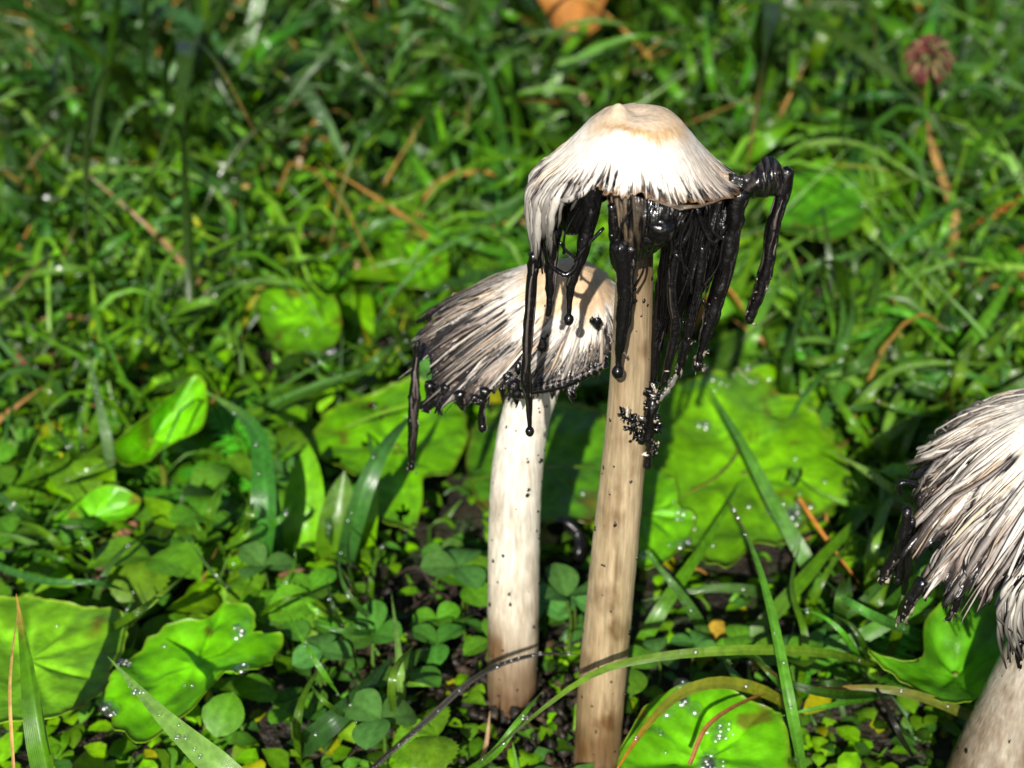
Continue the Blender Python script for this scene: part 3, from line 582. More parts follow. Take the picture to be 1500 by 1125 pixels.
big_leaf([(160, 1010, .026), (190, 955, .027), (240, 915, .028), (300, 905, .028), (335, 885, .027), (372, 893, .026), (375, 925, .025), (412, 925, .024), (395, 975, .025), (355, 1000, .028), (330, 995, .030), (270, 1040, .030), (200, 1085, .026), (155, 1045, .025)], (285, 975, .026), LG,
         'bright green toothed leaf dotted with dew beside a flat yellow-green leaf', teeth=.08, drops=12, wave=.006, seed=2, spots=((345, 908, 8, 7), (162, 1032, 8, 6), (184, 958, 4, 5), (350, 985, 3, 8)))
big_leaf([(455, 650, .02), (480, 600, .022), (520, 578, .022), (560, 566, .022), (620, 560, .022), (670, 585, .02), (685, 640, .02), (665, 690, .02), (622, 700, .02), (618, 745, .018), (600, 772, .018), (560, 760, .018), (545, 715, .02), (500, 690, .02)], (580, 650, .02), LG,
         'pale green leaf riddled with holes behind the speckled stem', teeth=.04, drops=7, holes=((545, 590, 8), (558, 608, 5), (493, 676, 9), (535, 650, 5), (590, 742, 9), (640, 715, 8)), seed=3)
big_leaf([(930, 640, .02), (950, 590, .022), (1000, 560, .024), (1050, 545, .026), (1100, 535, .026), (1140, 570, .026), (1190, 605, .026), (1225, 660, .024), (1245, 700, .022), (1225, 735, .02), (1180, 760, .02), (1150, 790, .02), (1110, 800, .02), (1060, 835, .018), (1010, 815, .018), (960, 760, .018)], (1090, 690, .02), LG,
         'large bright green leaf with wet glints behind the tan stem', teeth=.05, drops=24, holes=((1163, 703, 12),), seed=4, spots=((1160, 737, 34, 11), (1082, 545, 7, 9), (1034, 612, 6, 5), (1050, 560, 4, 10), (1110, 560, 4, 9)))
big_leaf([(905, 690, .03), (950, 680, .031), (990, 705, .031), (995, 735, .031), (1020, 752, .03), (1005, 790, .029), (970, 822, .027), (925, 815, .027), (890, 760, .029)], (945, 750, .028), LG2,
         'small leaf with a row of dew along its notched edge by the tan stem', teeth=.03, drops=8, seed=5, spots=((1000, 742, 7, 8), (1008, 785, 5, 6)))
big_leaf([(905, 1125, .03), (930, 1060, .032), (985, 1015, .033), (1050, 1008, .032), (1100, 1035, .03), (1142, 1060, .028), (1155, 1115, .028), (1130, 1190, .03), (1020, 1210, .032), (930, 1180, .032)], (1035, 1110, .028), LG2,
         'round wet leaf speckled white with dew under arching grass blades', teeth=.03, drops=26, seed=6, spots=((1002, 1035, 12, 9), (1050, 1068, 10, 9), (1045, 1105, 10, 7), (1028, 1100, 5, 9)))
big_leaf([(1268, 975, .032), (1300, 985, .034), (1345, 990, .032), (1352, 930, .03), (1400, 885, .034), (1460, 880, .04), (1500, 900, .04), (1480, 985, .036), (1432, 1045, .03), (1370, 1045, .026), (1315, 1020, .026)], (1400, 985, .026), (.06, .23, .008),
         'curled green leaf beneath the tattered cap at the leaning mushroom', teeth=.02, drops=4, cup=.004, seed=7)
big_leaf([(170, 660, .03), (215, 625, .034), (260, 590, .036), (290, 568, .038), (306, 590, .036), (296, 640, .03), (250, 670, .026), (208, 692, .024), (180, 690, .026)], (220, 640, .027), LG,
         'folded glossy leaf with one dark hole among clover', teeth=.01, drops=2, holes=((227, 628, 9),), cup=.005, seed=8)
big_leaf([(690, 640, .018), (740, 590, .018), (820, 590, .02), (880, 610, .02), (900, 680, .018), (880, 760, .016), (820, 770, .016), (740, 770, .016), (690, 720, .016)], (800, 680, .016), (.06, .2, .008),
         'shaded green leaf between the two tall stems', teeth=.03, drops=3, seed=9)
big_leaf([(75, 765, .016), (110, 740, .018), (165, 715, .02), (205, 730, .018), (190, 755, .016), (140, 775, .015), (95, 790, .015)], (135, 755, .014), LG2, 'narrow bright leaf lying flat above the yellow-green leaf', teeth=.02, drops=2, seed=10)
big_leaf([(1120, 300, .04), (1150, 255, .045), (1210, 240, .045), (1260, 270, .042), (1268, 320, .038), (1225, 355, .036), (1160, 350, .036)], (1195, 300, .036), (.06, .22, .008), 'out of focus green leaf behind the lone black drip', teeth=.03, drops=3, seed=11)
big_leaf([(560, 340, .03), (600, 320, .03), (650, 345, .03), (655, 400, .028), (620, 425, .028), (575, 405, .028)], (610, 370, .026), LG2, 'soft round leaf up the slope behind the flared cap', teeth=.02, drops=2, seed=12)
big_leaf([(385, 430, .03), (430, 410, .032), (480, 430, .032), (500, 480, .03), (470, 520, .028), (410, 510, .028), (380, 470, .028)], (440, 465, .026), LG2, 'rounded leaf with two big glinting drops in the grass', teeth=.03, drops=8, seed=13, spots=((447, 478, 6, 5), (480, 515, 4, 4)))

# ------------------------------------------------------------------ leaf meshes for plants
def leaf_geo(mb, L, W, colr, shape='ell', fold=.25, rise=.6, droop=.7, n=10, m=7, serr=0., M4=None, wob=0.):
    t = np.linspace(0, 1, n); u = np.linspace(-1, 1, m)
    if shape == 'ell': wd = np.sin(np.pi*np.clip(t, .0, 1)**.85)**.8
    elif shape == 'obo': wd = (np.sin(np.pi*t**1.15)**.62)
    elif shape == 'lance': wd = np.sin(np.pi*t**.6)**1.1
    else: wd = np.sin(np.pi*t**.7)**.7
    wd = np.maximum(wd, .04)*W/2
    if serr: wd = wd*(1+serr*((t*n*.5) % 1-.5)*2)
    y = L*(t-.12*droop*t*t); z = L*(rise*t-droop*t*t)
    V = np.stack(np.broadcast_arrays(wd[:, None]*u, y[:, None]+0*u, z[:, None]+fold*wd[:, None]*np.abs(u)+wob*W*np.sin(t[:, None]*17+u*3)*np.abs(u)), -1)
    C = np.array(colr)*(1+.3*np.exp(-(u/.15)**2))[None, :, None]*(1-.15*np.cos(t*9)[:, None, None]*.5)*np.ones((n, m, 1))
    V = V.reshape(-1, 3)
    if M4 is not None: V = V @ M4[:3, :3].T+M4[:3, 3]
    mb.add(V, grid_faces(n, m), C.reshape(-1, 3), np.stack(np.broadcast_arrays(u*.5+.5, t[:, None]), -1))
def xf(rz=0, loc=(0, 0, 0), rx=0):
    c, s = math.cos(rz), math.sin(rz); a, b = math.cos(rx), math.sin(rx)
    A = np.eye(4); A[:3, :3] = np.array([[c, -s, 0], [s, c, 0], [0, 0, 1]]) @ np.array([[1, 0, 0], [0, a, -b], [0, b, a]]); A[:3, 3] = loc; return A
def free(x, y, r=.014):                             # not inside a stem, not under or close before a big leaf
    if r > .015 and any(((x-a)/(p+.004))**2+((q-b)/(o+.004))**2 < .9 for a, b, p, o in LEAVES for q in (y, y+.018)): return False
    return all((x-b[0])**2+(y-b[1])**2 > r*r for b in (base1, base2, base3))
def under(x, y): return any(((x-a)/p)**2+((y-b)/o)**2 < 1.0 for a, b, p, o in LEAVES)
def clear(x, y): return (y < .40 and -.05 < x < .07) or (x > .08 and y < .32)

# clover: a stalk with three leaflets
CL = []
for i, c in enumerate([(.05, .17, .025), (.06, .19, .05), (.045, .16, .02), (.07, .22, .015)]):
    L = (.0095, .011, .008, .012)[i]; mb = MB(); leaf_geo(mb, L, L*.9, c, 'obo', .18, .15, .3, 11, 7); lm = mb.mesh('leaflet', M_SMALL)
    h = (.016, .022, .013, .019)[i]; mb = MB(); tube(mb, [(0, 0, -.004), (.002, .001, h*.5), (0, 0, h)], [.0006, .0005, .0005], (.07, .16, .03), 5, 8); CL.append((lm, mb.mesh('stalk', M_SMALL), h))
def clover(x, y, sc, label, group=None, k=None, lift=0):
    lm, sm, h = CL[rnd.randrange(4) if k is None else k]
    t = thing('clover_plant', (x, y, float(gz(x, y))), label, 'clover', group, rnd.uniform(0, 6.3)); t.scale = (sc,)*3
    link('stalk', sm, t)
    tx, ty = rnd.uniform(-.35, .35), rnd.uniform(-.35, .35)
    for j in range(3):
        o = link('leaflet', lm, t, None, (0, 0, h)); o.rotation_euler = (rnd.uniform(-.15, .4)+tx, rnd.uniform(-.3, .3), j*2.094+rnd.uniform(-.2, .2))
def gp(px, py): p = H(px, py, .015); return p[0], p[1]
for px, py, sc, lab in [(548, 948, 1.15, 'blue-green clover with folded leaflets beside a thin upright pale blade'), (672, 872, 1.1, 'grey-green clover leaning on the speckled stem'),
                        (828, 918, 1.1, 'neat clover trefoil between the two tall stems'), (430, 905, .9, 'small clover above the toothed bright leaf tip'), (600, 1000, 1.15, 'clover with broad leaflets by the wet folded blade'),
                        (345, 1040, 1.1, 'dew covered clover below the toothed bright leaf'), (560, 1090, 1.1, 'clover with pale drops near the black stained blade'), (720, 950, .8, 'tiny clover at the foot of the speckled stem')]:
    x, y = gp(px, py); clover(x, y, sc, lab)
n = 0
while n < 150:
    y = .29+.85*rnd.random()**1.5; x = rnd.uniform(-.42, .42)*(.38+.62*y); x = rnd.uniform(-1, 1)*.37*(y*.866+.15)
    if n > 105: y = .29+.12*rnd.random(); x = rnd.uniform(-1, .6)*.37*(y*.866+.15)
    if not free(x, y, .02) or (clear(x, y) and y < .3): continue
    kk = rnd.randrange(4); clover(x, y, rnd.uniform(.6, 1.1), 'three-leaved clover with %s leaflets low in the meadow' % ('mid green', 'blue-green', 'tiny dark', 'large bright')[kk], 'clovers with %s leaflets' % ('mid green', 'blue-green', 'tiny dark', 'large bright')[kk], kk); n += 1

# rosettes of smooth oval leaves
RL = []
for i, (L, W, c, sh, fo) in enumerate([(.034, .016, GB, 'ell', .2), (.042, .017, GM, 'lance', .25), (.026, .016, (.07, .22, .01), 'ell', .15), (.05, .018, (.06, .2, .008), 'lance', .22), (.022, .013, (.1, .28, .012), 'obo', .2)]):
    mb = MB(); leaf_geo(mb, L, W, c, sh, fo, .75, .85, 12, 7, wob=.02); RL.append(mb.mesh('leaf', M_LEAF))
DEWPTS = []
from mathutils import Matrix, Euler
def rosette(x, y, sc, k, nl, label, group=None, up=0.):
    t = thing('leafy_plant', (x, y, float(gz(x, y))-.001), label, 'plant', group, rnd.uniform(0, 6.3)); t.scale = (sc,)*3
    for j in range(nl):
        o = link('leaf', RL[k], t); o.rotation_euler = (up+rnd.uniform(-.25, .45), rnd.uniform(-.3, .3), j*6.283/nl+rnd.uniform(-.35, .35)); o.scale = (rnd.uniform(.75, 1.15),)*3
        if rnd.random() < .22:
            vi = rnd.randrange(3, 9)*7+rnd.choice((2, 3, 4)); v = Matrix.LocRotScale(t.location, t.rotation_euler, t.scale) @ Matrix.LocRotScale(None, o.rotation_euler, o.scale) @ RL[k].vertices[vi].co
            DEWPTS.append((np.array(v), np.array([0, 0, 1.]), 1+2.2*max(0, y-.35)))
n = 0
while n < 190:
    y = .33+(.85*rnd.random()**1.35 if n < 100 else .3*rnd.random()); x = rnd.uniform(-1, 1)*.38*(y*.866+.15)
    if not free(x, y, .035) or clear(x, y): continue
    if x > 0 and rnd.random() < .35: continue
    kk = rnd.randrange(5); rosette(x, y, rnd.uniform(.6, 1.1)*(.65 if y < .42 else 1. if y < .55 else 1.45), kk, rnd.randrange(4, 8), 'low herb with %s leaves in the grass' % ('bright oval', 'green lance-shaped', 'short oval', 'long narrow', 'small light spoon-shaped')[kk], 'herbs with %s leaves' % ('bright oval', 'lance-shaped', 'short oval', 'long narrow', 'spoon-shaped')[kk], rnd.uniform(-.1, .4)); n += 1
# upright plantain leaves left of the holed leaf
t = thing('plantain', H(480, 845, 0), 'upright ribbed plantain leaves beside the dark folded blade', 'plant')
for (b, a, wd, c) in [((448, 842), (452, 650), .015, GB), ((490, 845), (505, 690), .013, GM), ((520, 838), (545, 690), .012, GB)]:
    B_, A_ = H(*b, 0), H(*a, .035); mb = MB()
    ribbon(mb, [B_-[0, 0, .004], B_*.6+A_*.4+[0, -.004, .004], A_], wd, c, n=14, m=7, fold=.25, base=.55, tip=5); mb.build('leaf', M_LEAF, t, H(480, 845, 0))
# toothed small leaves
mb = MB(); leaf_geo(mb, .02, .019, (.085, .24, .012), 'ell', .15, .5, .5, 22, 7, serr=.12); TL = mb.mesh('leaf', M_SMALL)
mb = MB(); tube(mb, [(0, 0, -.004), (0, .002, .012), (0, .006, .02)], [.0007, .0006, .0005], (.1, .15, .03), 5, 8); TS = mb.mesh('stalk', M_SMALL)
def toothed(x, y, sc, rz, label, group=None):
    t = thing('toothed_seedling', (x, y, float(gz(x, y))), label, 'seedling', group, rz); t.scale = (sc,)*3; link('stalk', TS, t)
    for j in (-1, 0, 1):
        o = link('leaf', TL, t, None, (0, .006, .02)); o.rotation_euler = (rnd.uniform(-.5, 0), rnd.uniform(-.2, .2), j*1.25)
for px, py, sc, lab in [(490, 890, .85, 'serrated seedling below the plantain leaves'), (665, 1075, .75, 'scalloped seedling in dark soil before the speckled stem'), (400, 860, .7, 'serrated seedling between the toothed leaf and the dark folded blade')]:
    x, y = gp(px, py); toothed(x, y, sc, rnd.uniform(-.6, .6)+math.pi*.6, lab)
for i in range(40):
    y = .33+.8*rnd.random()**1.3; x = rnd.uniform(-1, 1)*.38*(y*.866+.15)
    if free(x, y, .03) and not clear(x, y): toothed(x, y, rnd.uniform(.6, 1.1), rnd.uniform(0, 6.3), 'small seedling with serrated leaflets in the grass', 'serrated seedlings in the meadow')
# feathery herb
mb = MB(); tube(mb, [(0, 0, -.002), (0, .015, .012), (0, .036, .012)], [.0005, .0004, .0002], GM, 4, 10)
for j in range(9):
    t_ = .2+.8*j/9; p = np.array([0, .036*t_, .012*math.sin(t_*1.7)])
    for s_ in (-1, 1):
        for q in (-.5, 0, .5): leaf_geo(mb, .009*(1.1-.6*abs(t_-.5)), .0016, (.05, .22, .012), 'lance', .1, .15, .2, 4, 3, M4=xf(-s_*(1.0+q), p))
FM = mb.mesh('leaf', M_SMALL)
def feather(x, y, sc, label, group=None):
    t = thing('feathery_plant', (x, y, float(gz(x, y))), label, 'plant', group, rnd.uniform(0, 6.3)); t.scale = (sc,)*3
    for j in range(5): o = link('leaf', FM, t); o.rotation_euler = (rnd.uniform(-.1, .6), 0, j*1.257+rnd.uniform(-.3, .3))
x, y = gp(1305, 945); feather(x, y, .8, 'feathery herb between crossing blades by the curled leaf')
for i in range(34):
    y = .36+.75*rnd.random()**1.2; x = rnd.uniform(-1, 1)*.38*(y*.866+.15)
    if free(x, y, .04) and not clear(x, y): feather(x, y, rnd.uniform(.7, 1.2), 'feathery finely cut herb low in the grass', 'feathery herbs in the meadow')

# ------------------------------------------------------------------ grass blades one can follow
def blade(pts, wpx, colr, label, group=None, tipcol=None, fold=.22, base=.6, tip=2.2, drops=0, face=None, twist=0., cat='grass', name='grass_plant', material=None, join=None):
    P = np.array([H(*p) for p in pts]); W = wpx*mm_per_px(P[len(P)//2]); b = P[0].copy(); m = MB()
    f = face or (rnd.uniform(-.4, .4), -.7, .7)
    ribbon(m, P, W, colr, f, 18, 7, fold, base, tip, tipcol, twist)
    if name == 'grass_plant':
        t = join or thing(name, b, label, cat, group); b = np.array(t.location); o = m.build('blade', material or M_BLADE, t, b); C = spline(P, 30)
        dew(o, b, [(C[rnd.randrange(3, 28)]+np.array([rnd.uniform(-.3, .3)*W, -.0003, .0004]), np.array([0, -.5, .8])) for _ in range(drops)], .0005*(1+2*max(0, b[1]-.35)), .0012*(1+1.6*max(0, b[1]-.35)))
        return t
    return tag(m.build(name, material or M_BLADE, None, b), label, cat, group)
for a in [
 ([(355, 1150, .045), (300, 1105, .05), (235, 1045, .052), (158, 962, .048)], 46, GP, 'pale blade with round drops pointing across the toothed leaf', None, None, .12, .8, 1.6, 14),
 ([(75, 1160, .03), (55, 1060, .045), (40, 960, .055), (24, 870, .06)], 42, GM, 'folded green blade with brown edge over the flat yellow-green leaf', None, STRAW, .5, .9, 1.6, 0),
 ([(1300, 985, .0), (1240, 962, .035), (1140, 952, .05), (1030, 955, .055), (930, 968, .056), (860, 992, .053), (780, 1050, .045), (690, 1130, .03)], 16, (.09, .22, .015), 'long arching blade crossing before the tan stem, ink stained end', None, (.01, .01, .008), .25, .6, 2.5, 3),
 ([(1180, 1060, 0), (1130, 1018, .03), (1060, 1000, .045), (1000, 1015, .05), (950, 1060, .05), (895, 1140, .045)], 20, (.16, .2, .02), 'olive yellow blade arched over the round wet leaf', None, ORANGE, .25, .6, 3, 2),
 ([(1178, 1150, .02), (1160, 1050, .045), (1130, 900, .06), (1100, 800, .065), (1058, 715, .06)], 21, (.07, .2, .02), 'tall olive-tipped blade standing before the crossing grass by the big leaf', None, (.16, .12, .03), .3, .8, 1.8, 8),
 ([(1215, 900, 0), (1185, 830, .02), (1130, 730, .035), (1085, 645, .045), (1025, 548, .045)], 26, (.06, .2, .03), 'long glossy blade lying diagonally across the large bright leaf', None, None, .28, .8, 2, 3),
 ([(1045, 960, .0), (1020, 905, .02), (985, 855, .035), (935, 795, .04)], 20, (.05, .17, .04), 'shiny wet blade leaning towards the tan stem', None, None, .25, .8, 2, 3),
 ([(915, 985, .0), (970, 890, .02), (1030, 800, .03), (1090, 700, .035)], 25, GM, 'broad blade slanting up from the tan stem to the large leaf', None, None, .2, .8, 2, 0),
 ([(1150, 890, 0), (1110, 868, .018), (1040, 862, .024), (940, 880, .02)], 20, (.05, .15, .04), 'glossy blade lying level beneath the large leaf', None, None, .3, .8, 2, 2),
 ([(1040, 1000, 0), (1140, 890, .02), (1230, 790, .03), (1330, 690, .03)], 24, GM, 'wide blade rising past the large leaf towards the shaggy cap', None, None, .2, .8, 2.4, 0),
 ([(1130, 1010, 0), (1240, 945, .02), (1360, 880, .03), (1520, 790, .03)], 26, (.05, .19, .012), 'broad flat blade running under the tattered rim', None, None, .15, .8, 2.4, 0),
 ([(1340, 735, .02), (1300, 712, .04), (1260, 685, .045), (1212, 658, .045)], 20, GP, 'short pale blade pointing away from the shaggy cap', None, None, .12, .8, 1.6, 0),
 ([(1145, 760, 0), (1190, 640, .02), (1280, 500, .03), (1400, 330, .03)], 24, (.05, .15, .02), 'very long dark blade slanting up the slope', None, None, .25, .8, 2, 0),
 ([(1165, 1050, 0), (1180, 940, .03), (1160, 860, .035), (1175, 780, .03)], 12, GM, 'narrow bent blade among crossing grass', None, None, .25, .8, 2, 0),
 ([(1480, 1090, 0), (1400, 1040, .025), (1300, 1010, .035), (1180, 1008, .03)], 18, (.12, .17, .03), 'yellowing blade arched in front of the leaning stem', None, ORANGE, .3, .7, 2.5, 4),
 ([(1340, 1110, .0), (1320, 1080, .03), (1285, 1010, .035), (1243, 962, .035)], 9, (.01, .012, .008), 'thin blackened blade beside the curled leaf', None, None, .3, .8, 2, 0),
 ([(1110, 1120, 0), (1130, 1060, .02), (1150, 980, .02), (1165, 905, .02)], 16, GD, 'dark narrow blade behind the tall olive-tipped blade', None, None, .3, .8, 2, 0),
 ([(1000, 620, .0), (1080, 640, .02), (1060, 690, .03), (995, 730, .035)], 7, (.16, .22, .04), 'thin curved dry blade resting on the large bright leaf', None, STRAW, .3, .8, 2, 0),
 ([(380, 870, 0), (388, 780, .03), (388, 700, .045), (372, 625, .05), (300, 572, .04)], 42, (.03, .13, .02), 'broad dark folded blade bending over beside the plantain', None, GP, .55, .8, 2.5, 4),
 ([(405, 860, 0), (408, 790, .02), (402, 720, .03), (396, 660, .03)], 26, (.03, .12, .02), 'short dark blade hugging the broad folded blade', None, None, .5, .8, 2, 2),
 ([(498, 850, 0), (520, 760, .03), (545, 690, .045), (575, 640, .05), (612, 600, .045)], 34, (.035, .13, .03), 'glossy dark blade curving up to the holed leaf', None, None, .5, .8, 2, 4),
 ([(430, 1100, .0), (470, 1072, .02), (520, 1025, .025), (575, 960, .02)], 36, (.03, .11, .035), 'wet folded blade shining white along its crease', None, None, .6, .9, 3, 2),
 ([(588, 1065, .0), (587, 1000, .025), (582, 940, .03), (573, 868, .03)], 15, GP, 'thin upright pale blade near the speckled stem', None, None, .2, .8, 2, 0),
 ([(440, 1120, 0), (436, 1060, .02), (450, 1010, .025), (478, 965, .025)], 17, GM, 'short curved blade beside the wet folded blade', None, None, .3, .8, 2, 0),
 ([(-40, 815, .02), (60, 850, .03), (150, 855, .03), (240, 885, .0)], 12, GBL, 'narrow blade bowed over clover above the flat leaf', None, None, .3, .8, 2, 2),
 ([(660, 1140, 0), (720, 1105, .03), (760, 1055, .04), (800, 1005, .04)], 16, (.07, .2, .015), 'wet blade rising before the speckled stem, black stained', None, (.01, .01, .01), .4, .9, 2, 5),
 ([(540, 1130, .01), (620, 1060, .025), (700, 990, .035), (780, 960, .04), (850, 958, .04)], 9, (.012, .012, .009), 'ink blackened blade arching in front of the speckled stem', None, None, .3, .9, 3, 12),
 ([(690, 705, .02), (760, 690, .03), (840, 684, .03), (930, 690, .02)], 9, GM, 'level thin blade passing behind both tall stems', None, None, .3, .8, 2, 2),
 ([(120, 400, 0), (140, 460, .03), (165, 520, .04), (205, 600, .035)], 16, (.06, .25, .008), 'vivid green blade drooping in the clover', None, None, .3, .8, 1.6, 0),
 ([(170, 730, 0), (158, 650, .03), (143, 580, .04), (130, 515, .04)], 18, (.09, .19, .1), 'dewy grey-green blade standing by the folded leaf', None, None, .2, .8, 2, 5),
 ([(-20, -10, 0), (120, 8, .05), (250, 20, .07), (340, 85, .06), (410, 150, .03)], 36, (.025, .085, .03), 'wide dark sedge blade arching high up the slope', None, None, .3, .8, 2, 0),
 ([(40, 30, 0), (140, 75, .05), (260, 110, .05), (380, 160, .02)], 34, (.018, .07, .018), 'wide deep green blade lying in the dark grass', None, None, .3, .8, 2, 0),
 ([(400, 90, 0), (430, 120, .06), (470, 170, .07), (512, 245, .055)], 34, (.09, .2, .1), 'broad dewy pale blade bending down with a bright drop at its tip', None, None, .3, .8, 2.5, 7),
 ([(300, 20, 0), (345, 60, .05), (390, 95, .06), (432, 128, .06)], 15, (.08, .26, .012), 'bright narrow blade above the broad dewy blade', None, None, .3, .8, 2, 2),
 ([(225, 390, 0), (270, 300, .03), (330, 230, .04), (410, 150, .04)], 15, (.04, .15, .02), 'slim blade rising diagonally through soft grass', None, None, .3, .8, 2, 0),
 ([(205, 430, 0), (240, 320, .03), (290, 280, .04), (345, 272, .03)], 16, (.05, .2, .012), 'curved blade with glinting drops in the soft grass', None, None, .3, .8, 2, 4),
 ([(0, 410, .03), (90, 396, .04), (200, 393, .03), (290, 398, .01)], 12, (.06, .2, .012), 'level straight blade over the clover', None, None, .3, .8, 2, 0),
 ([(1005, 230, 0), (1018, 160, .04), (1010, 90, .07), (985, -5, .08)], 24, (.07, .23, .015), 'stout upright blade close behind the white dome', None, None, .25, .8, 2, 0),
 ([(1055, 235, 0), (1048, 160, .05), (1036, 80, .08), (1030, -20, .09)], 20, (.06, .21, .012), 'tall straight blade behind the white dome', None, None, .25, .8, 2, 0),
 ([(1060, 250, 0), (1085, 160, .05), (1100, 80, .07), (1108, -20, .08)], 17, (.05, .19, .012), 'tall slim blade leaning away behind the dome', None, None, .25, .8, 2, 0),
 ([(1040, 220, 0), (1000, 150, .05), (950, 85, .06), (895, 20, .06)], 20, (.07, .24, .012), 'bright blade leaning over the top of the white dome', None, None, .25, .8, 2, 0),
 ([(1080, 290, 0), (1150, 225, .05), (1250, 210, .06), (1360, 270, .05), (1500, 350, .02)], 12, (.09, .19, .03), 'long thin arching blade behind the lone black drip', None, None, .3, .8, 2, 2),
 ([(1100, 290, 0), (1180, 250, .04), (1270, 245, .05), (1350, 265, .04)], 9, (.12, .19, .02), 'fine yellow-green blade arched under a longer one', None, None, .3, .8, 2, 0),
 ([(1110, 420, 0), (1180, 395, .03), (1240, 375, .035), (1310, 350, .03)], 16, (.05, .16, .03), 'blue-green blade near the reddish leaf', None, None, .3, .8, 2, 0),
 ([(1215, 640, 0), (1225, 540, .03), (1235, 480, .04), (1232, 420, .04)], 18, (.06, .2, .03), 'upright blade between crossing blades up the slope', None, None, .3, .8, 2, 0),
 ([(1340, 620, 0), (1420, 500, .03), (1470, 430, .04), (1520, 330, .04)], 22, (.06, .22, .012), 'bright broad blade above the shaggy cap', None, None, .2, .8, 2, 0),
 ([(1210, 660, 0), (1260, 590, .03), (1320, 540, .04), (1400, 532, .04), (1520, 540, .02)], 14, (.07, .2, .02), 'arched blade with orange streak above the shaggy cap', None, None, .3, .8, 2.4, 2),
 ([(1290, 600, 0), (1350, 560, .03), (1420, 550, .035), (1500, 580, .02)], 16, (.04, .16, .03), 'blue-green arched blade just above the shaggy cap', None, None, .3, .8, 2, 2),
 ([(780, 240, 0), (770, 180, .03), (735, 120, .05), (700, 60, .05)], 14, (.03, .11, .015), 'dark upright blade behind the dome and flared cap', None, None, .3, .8, 2, 0),
 ([(545, 330, 0), (540, 290, .03), (530, 260, .04), (520, 245, .04)], 16, (.1, .2, .08), 'short pale blade below the drooping dewy blade', None, None, .3, .9, 3, 0),
]: blade(*a)

# many more single blades crossing one another
PAIR = {}
def one(px, py, a, l, w0, w1, pal, label, group, second):
    if second: a += rnd.choice((-1, 1))*rnd.uniform(.25, .9); l *= rnd.uniform(.55, .9); px += rnd.uniform(-5, 5)
    ex, ey = px+l*math.cos(a), py-l*math.sin(a)
    if second and any(((g_[0]-a_)/p_)**2+((g_[1]-b_)/o_)**2 < 1 for a_, b_, p_, o_ in LEAVES for g_ in (H(px*.5+ex*.5, py*.5+ey*.5, .03), H(ex, ey, .03))): return
    h = rnd.uniform(.015, .045)*(1+1.2*float(sst(420, 60, py))); sg = rnd.choice((-1, 1))*rnd.uniform(.0, .16)*l
    m1_, m2_ = (px*.62+ex*.38-sg*math.sin(a), py*.62+ey*.38-sg*math.cos(a)), (px*.28+ex*.72-sg*math.sin(a), py*.28+ey*.72-sg*math.cos(a))
    PAIR['o'] = blade([(px, py, -.003), (*m1_, h*.8), (*m2_, h), (ex, ey, h*rnd.uniform(.5, 1))], rnd.uniform(w0, w1), jit(rnd.choice(pal)), label, group, (.22, .15, .04) if rnd.random() < .12 else None, rnd.uniform(.15, .5), .75, rnd.uniform(1.6, 3), rnd.choice((0, 0, 1, 3)), join=PAIR['o'] if second else None)
def scatter(n, x0, x1, y0, y1, a0, a1, l0, l1, w0, w1, pal, label, group):
    k = 0
    while k < n:
        px, py = rnd.uniform(x0, x1), rnd.uniform(y0, y1); a = R(rnd.uniform(a0, a1)); l = rnd.uniform(l0, l1); ex, ey = px+l*math.cos(a), py-l*math.sin(a)
        if max(py, ey) > 640 and min(px, ex) < 990 and max(px, ex) > 640: continue
        hits = sum(((g_[0]-a_)/p_)**2+((g_[1]-b_)/o_)**2 < 1 for a_, b_, p_, o_ in LEAVES for g_ in (H(px, py, .0), H(px*.5+ex*.5, py*.5+ey*.5, .03), H(ex, ey, .03)))
        if hits and rnd.random() < .9: continue
        for bl_ in range(3): one(px, py, a, l, w0, w1, pal, label, group, bl_)
        k += 1

PG = [GM, GM, (.055, .2, .012), (.05, .16, .03), GD, GBL, (.09, .25, .02)]
scatter(46, 1060, 1500, 400, 1010, 20, 80, 130, 320, 12, 24, PG+[(.09, .24, .03), (.08, .22, .02)], 'green blade crossing others in the thick grass behind the shaggy cap', 'crossing blades behind the shaggy cap')
scatter(20, 1060, 1500, 400, 1080, 110, 170, 100, 240, 9, 20, PG, 'green blade bent against the others behind the shaggy cap', 'counter-leaning blades behind the shaggy cap')
scatter(64, 0, 900, 40, 420, 15, 165, 130, 380, 10, 27, [GD, GD, GM, GBL, (.03, .11, .02), (.05, .19, .012)], 'soft blade in the dark grass up the slope behind the flared cap', 'blades up the slope behind the flared cap')
scatter(48, 960, 1500, 40, 420, 40, 140, 130, 360, 10, 26, [GD, GM, GM, GBL, (.03, .12, .02), (.06, .21, .012)], 'upright soft blade up the slope behind the lone black drip', 'blades up the slope behind the lone drip')
scatter(24, 0, 600, 480, 1100, 20, 160, 80, 210, 6, 15, PG, 'short blade among clover and herbs by the toothed leaf', 'short blades among the clover')

scatter(36, 0, 700, 330, 620, 10, 170, 110, 280, 7, 17, PG+[GB], 'slender blade over the leafy herbs beyond the holed leaf', 'slender blades over the leafy herbs')

